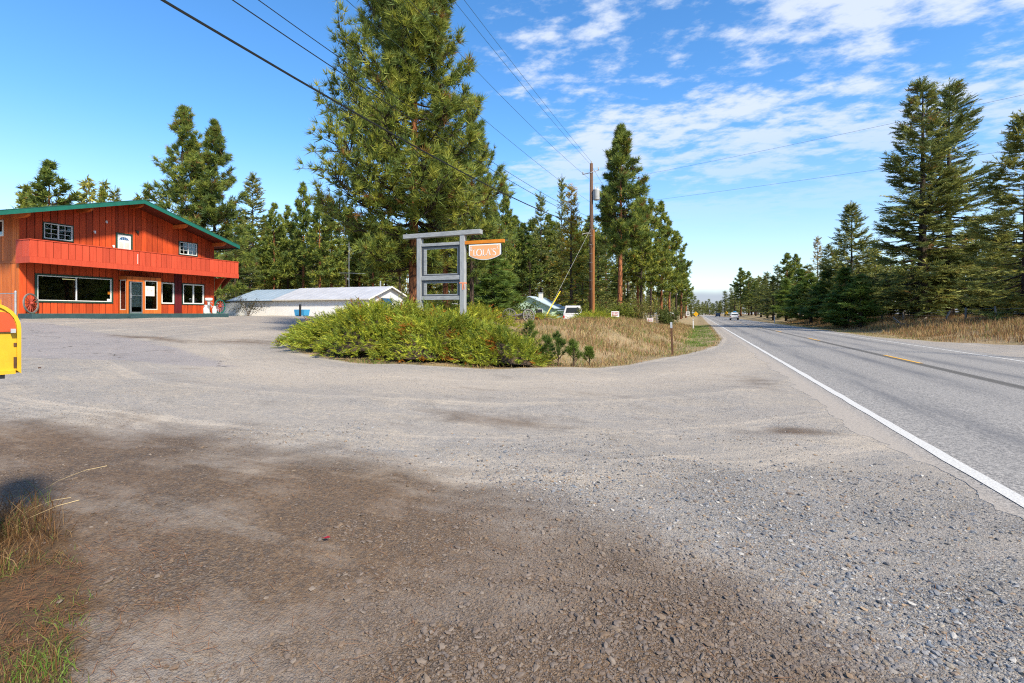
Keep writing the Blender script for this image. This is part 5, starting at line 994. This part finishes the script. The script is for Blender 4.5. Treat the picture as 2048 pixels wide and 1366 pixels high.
def leafy(cx,cy,rx,rz,label,seed,pal,n=2600,leaf=.12,name='leafy_bush',stems=14,sparse=0):
    r=np.random.default_rng(seed); b=empty(name,(cx,cy,gz(cx,cy)-.05)); nb=stems; m=MB(); P=[]
    for i in range(nb):
        az=r.uniform(0,6.28); el=r.uniform(.5,1.45); L=rz*r.uniform(.75,1.08); q=np.array([0,0,0.]); d=np.array([math.cos(az)*math.cos(el),math.sin(az)*math.cos(el),math.sin(el)]); pts=[q]
        for j in range(5): d=d+np.array([math.cos(az)*.14*rx/rz,math.sin(az)*.14*rx/rz,-.04])+r.normal(0,.08,3); d/=np.linalg.norm(d); q=q+d*L/5; pts.append(q)
        m.tube(pts,[.03*(1-.15*j) for j in range(6)],4,False)
        for j in range(n//nb): u=r.uniform(.25,1)**.7*5; k=min(int(u),4); P.append(pts[k]+(pts[k+1]-pts[k])*(u-k)+r.normal(0,.10*rz+.04,3)*np.array([1.1,1.1,.8]))
    P=np.array(P); P=P[P[:,2]>.05]; N=len(P); D=unit(r.normal(0,1,(N,3))+np.array([0,0,.3])); p=np.array(pal); c=p[r.integers(0,len(p),N)]*r.uniform(.75,1.2,(N,1))
    V,F,C=needles(P,D,np.full(N,leaf),2,.33,.8,c,r); link('foliage',tri_mesh('foliage',V,F,C),b,M['leaf']); m.build('stems',M['twig'],b); tag(b,label,'bush'); return b
leafy(-49.6,44.2,1.1,2.5,'small wispy shrub in front of the white shed wall',1,[(.05,.055,.03),(.08,.07,.035),(.06,.06,.04)],900,.12,'wispy_shrub',9)
leafy(-14.8,37.8,2.0,3.0,'round dark green bush before the mint house',2,[(.065,.10,.022),(.09,.125,.028)],4200,.16); leafy(-17.5,36.2,1.8,2.6,'dense green bush behind the old wagon wheels',6,[(.06,.098,.022),(.08,.115,.028)],3600,.16)
leafy(-8.7,46.4,2.2,3.0,'olive bush between pickup and utility pole',3,[(.13,.145,.03),(.10,.12,.028),(.17,.16,.04)],4400,.15); leafy(-6.6,38.2,1.3,2.2,'bright yellow green bush right of the utility pole',4,[(.17,.19,.022),(.13,.16,.022)],3400,.13); leafy(-5.2,45.6,2.3,3.1,'arching olive bush behind the ponderosa trunk',5,[(.14,.145,.035),(.11,.12,.03),(.19,.165,.05)],3600,.14)
leafy(-3.0,61,1.6,2.3,'green bush by the pale roadside fence',8,[(.08,.11,.025),(.11,.13,.03)],2400,.16)
def sapling(cx,cy,h,label,seed):
    r=np.random.default_rng(seed); b=empty('pine_sapling',(cx,cy,gz(cx,cy)-.03)); m=MB().tube([(0,0,0),(.02,0,h*.5),(0,.02,h)],[.02,.014,.006],6); P=[];D=[]
    for i in range(int(14+h*16)):
        t=r.uniform(.12,1); az=r.uniform(0,6.28); L=h*.42*(1.05-t)+.04; d=np.array([math.cos(az)*.7,math.sin(az)*.7,.7]); e=np.array([0,0,h*t])+d*L; m.tube([(0,0,h*t*.92),tuple(e)],[.007,.004],4,False)
        for k in (.6,1.0): P.append(np.array([0,0,h*t])+d*L*k); D.append(d+np.array([0,0,.5]))
    P.append(np.array([0,0,h]));D.append(np.array([0,0,1.])); P=np.array(P);D=unit(np.array(D)); c=np.array([(.085,.135,.03)])*r.uniform(.75,1.2,(len(P),1)); V,F,C=needles(P,D,np.full(len(P),.16),30,.04,.55,c,r)
    m.build('stem',M['twig'],b); link('needles',tri_mesh('needles',V,F,C),b,M['needle']); tag(b,label,'sapling')
sapling(-3.75,13.75,.95,'tallest pine sapling on the dry bank beside the golden juniper',1); sapling(-3.3,13.75,.72,'slender pine sapling on the bare edge of the bank',2); sapling(-4.25,14.3,.85,'pine sapling tucked against the golden juniper',3); sapling(-2.95,14.2,.5,'smallest pine sapling on the bank by the gravel',4); sapling(-5.0,14.9,1.1,'dark pine sapling growing out of the golden juniper',5)

# ---------------------------------------------------------------- grasses
def blades(x,y,h,w,col,r,lean=.35):
    n=len(x); z=terrain(x,y)-.02; a=r.uniform(0,6.28,n); l=np.abs(r.normal(0,lean,n))*h; b=r.uniform(0,6.28,n)
    p=np.stack([x,y,z],1); s=np.stack([np.cos(b),np.sin(b),np.zeros(n)],1)*(w/2)[:,None]; mid=p+np.stack([np.cos(a)*l*.3,np.sin(a)*l*.3,h*.6],1); tip=p+np.stack([np.cos(a)*l,np.sin(a)*l,h],1)
    V=np.stack([p-s,p+s,mid+s*.7,mid-s*.7,tip],1).reshape(-1,3); i=5*np.arange(n)[:,None]; F=np.concatenate([i+np.array([[0,1,2]]),i+np.array([[0,2,3]]),i+np.array([[3,2,4]])]); return V,F,np.repeat(col,5,0)
DRY=np.array([(.46,.325,.14),(.38,.245,.105),(.54,.40,.19),(.24,.135,.065),(.34,.19,.095),(.22,.18,.075),(.30,.16,.085)]); GREEN=np.array([(.11,.20,.03),(.15,.22,.04),(.19,.235,.05)])
def grass_object(name,x,y,hs,ws,greenp,label,seed,lean=.35,dry=DRY):
    r=np.random.default_rng(seed); n=len(x); g=r.random(n)<greenp; c=np.where(g[:,None],GREEN[r.integers(0,3,n)],dry[r.integers(0,len(dry),n)])*r.uniform(.75,1.2,(n,1)); h=hs*r.uniform(.5,1.25,n)*np.where(g,.75,1.0); V,F,C=blades(x,y,h,ws*r.uniform(.6,1.4,n),c,r,lean)
    tag(link(name,tri_mesh(name,V,F,C),None,M['grass']),label,'grass',kind='stuff')
r=np.random.default_rng(5)
def scatter(n,x0,x1,y0,y1,pw=1.): return r.uniform(x0,x1,n),y0+(y1-y0)*r.random(n)**pw
x,y=scatter(260000,-17,1.6,10.5,75,2.0); d=sdist(x,y); cl=fbm(x,y,1.3,9)
shr=np.zeros(len(x),bool)
for cx,cy,rx,ry in ((-11.75,14.1,2,2.1),(-9.75,13.2,2.1,2.1),(-7.6,13.1,2.1,1.9),(-5.75,13.35,1.5,1.2),(-10.9,16.6,2.5,1.8),(-8,16.9,2,1.7)): shr|=((x-cx)/rx)**2+((y-cy)/ry)**2<.95
bare=np.exp(-(((x+4.2)/1.1)**2+((y-15.4)/1.3)**2))
keep=(d>r.uniform(-.05,.25,len(x)))&~shr&(r.random(len(x))<np.clip(.5+.38*cl,.08,1)*(1-.85*bare)); x,y,d,cl=x[keep],y[keep],d[keep],cl[keep]
edge=ss(2.6,.5,d); roadside=ss(15,22,y)*ss(-1.6,.3,x)
hs=(.11+.24*ss(.2,2.6,d)*(.7+.3*cl)*(1-.5*roadside))*(1-.62*ss(18,22,y)*ss(-5.5,-7.5,x))
grass_object('dry_grass',x,y,np.clip(hs,.08,.7),np.clip(.007+.00045*y,.009,.03),np.clip(.17+1.1*roadside*ss(.1,.7,d)*ss(3.6,1.8,d)+.35*edge*ss(-5,-9,x)+.12*cl,0,1),'tall dry straw coloured grass with green roadside strip on bank',5,.75)
x,y=scatter(190000,10.8,34,19,95,1.5); dp=sdist(x,y,PULL); cl=fbm(x,y,.9,12); keep=(dp<r.uniform(-.4,.05,len(x)))&(x>10.9+.12*np.sin(y))&(r.random(len(x))<np.clip(.55+.35*cl,.1,1)); x,y,cl=x[keep],y[keep],cl[keep]
grass_object('bank_grass',x,y,np.clip(.08+.5*ss(11.6,15.5,x)*(.75+.3*cl),.06,.8),np.clip(.008+.00045*y,.012,.035),np.clip(.62*ss(13,11.3,x)+.06+.08*cl,0,1),'dry brown grass on the right roadside bank',6,.4,DRY*np.array([.9,.86,.82]))
x,y=scatter(110000,-5.2,-1.4,-.1,2.4); dg=sdist(x,y,GRASSP); cl=fbm(x,y,2.2,15); keep=(dg>r.uniform(-.05,.3,len(x)))&(r.random(len(x))<np.clip(.6+.4*cl,.1,1)); x,y,cl=x[keep],y[keep],cl[keep]
grass_object('weedy_grass',x,y,np.clip(.07+.04*cl+.16*ss(-3.2,-4.3,x),.03,.4),np.full(len(x),.0045),np.clip(.62+.25*cl-.4*ss(-3.3,-3.9,x),0,1),'short weedy green and brown grass by the mailbox corner',7,.9,np.array([(.15,.075,.03),(.22,.12,.05),(.10,.055,.025),(.27,.17,.08)]))
# long straws that lean out over the lot
def straw(p,d,L,label):
    o=empty('grass_straw',(p[0],p[1],gz(*p))); d=Vector(d).normalized(); pts=[(0,0,0)]+[tuple(Vector((d.x*L*k,d.y*L*k,L*(.75*k-.35*k*k)))) for k in (.35,.7,1.0)]; MB().tube(pts,[.0016,.0014,.0012,.0008],4,False).build('stalk',M['straw'],o); MB().tube([pts[-2],pts[-1]],[.002,.003],4).build('seed_head',M['straw'],o); tag(o,label,'grass straw','straws leaning over the gravel')
M['straw']=pmat('dry_straw',(.50,.38,.20),rough=.8)
for k,(p,d,L) in enumerate((((-4.9,2.35),(1,.75,0),.5),((-4.5,2.05),(1,.35,0),.42),((-4.3,1.9),(.5,.6,0),.4))): straw(p,d,L,'long dry grass straw arching over the gravel from the weedy corner')
# fallen pine needles on the lot
def needle_litter():
    r=np.random.default_rng(44); n=14000; x=np.where(r.random(n)<.55,r.uniform(-3.6,-1.2,n),r.uniform(-6,2,n)); y=np.where(x<-1.2,r.uniform(.9,4.5,n),r.uniform(1.2,5,n)); a=r.uniform(0,6.28,n); L=r.uniform(.05,.11,n); z=terrain(x,y)+.012+.018*(np.sin(x*1.7+y*.6)+np.sin(y*1.3-x*.8+1)+.6*np.sin(x*3.1+2)*np.sin(y*2.7))*(1-ss(.6,1.6,x))
    gd=sdist(x,y,GRASSP); keep=(gd>0)|((gd>-.5)&(r.random(n)<.25))|(r.random(n)<.05); x,y,a,L,z=(q[keep] for q in (x,y,a,L,z)); n=len(x)
    d=np.stack([np.cos(a),np.sin(a),r.normal(0,.05,n)],1)*L[:,None]/2; s=np.stack([-np.sin(a),np.cos(a),np.zeros(n)],1)*.0009; p=np.stack([x,y,z],1); u=np.array([0,0,.004])
    V=np.stack([p-d-s,p-d+s,p+d+s+u,p+d-s+u],1).reshape(-1,3); F=np.arange(4*n).reshape(-1,4); C=np.repeat(np.array([[.30,.14,.06]])*r.uniform(.6,1.3,(n,1)),4,0)
    tag(link('pine_needles',tri_mesh('pine_needles',V,F,C),None,M['grass']),'scattered orange brown pine needles on the gravel','pine needles',kind='stuff')
needle_litter()
o=empty('red_leaf',(-2.35,2.72,gz(-2.35,2.72)+.02)); M['redleaf']=pmat('red_leaf',(.28,.012,.02),rough=.6); MB().add([(-.03,0,0),(0,-.014,.006),(.032,.002,.012),(0,.014,.014)],[(0,1,2,3)]).build('blade',M['redleaf'],o); MB().tube([(-.03,0,0),(-.05,.004,-.004)],.0012,4).build('stalk',M['redleaf'],o); tag(o,'single dark red fallen leaf on the damp gravel','leaf')
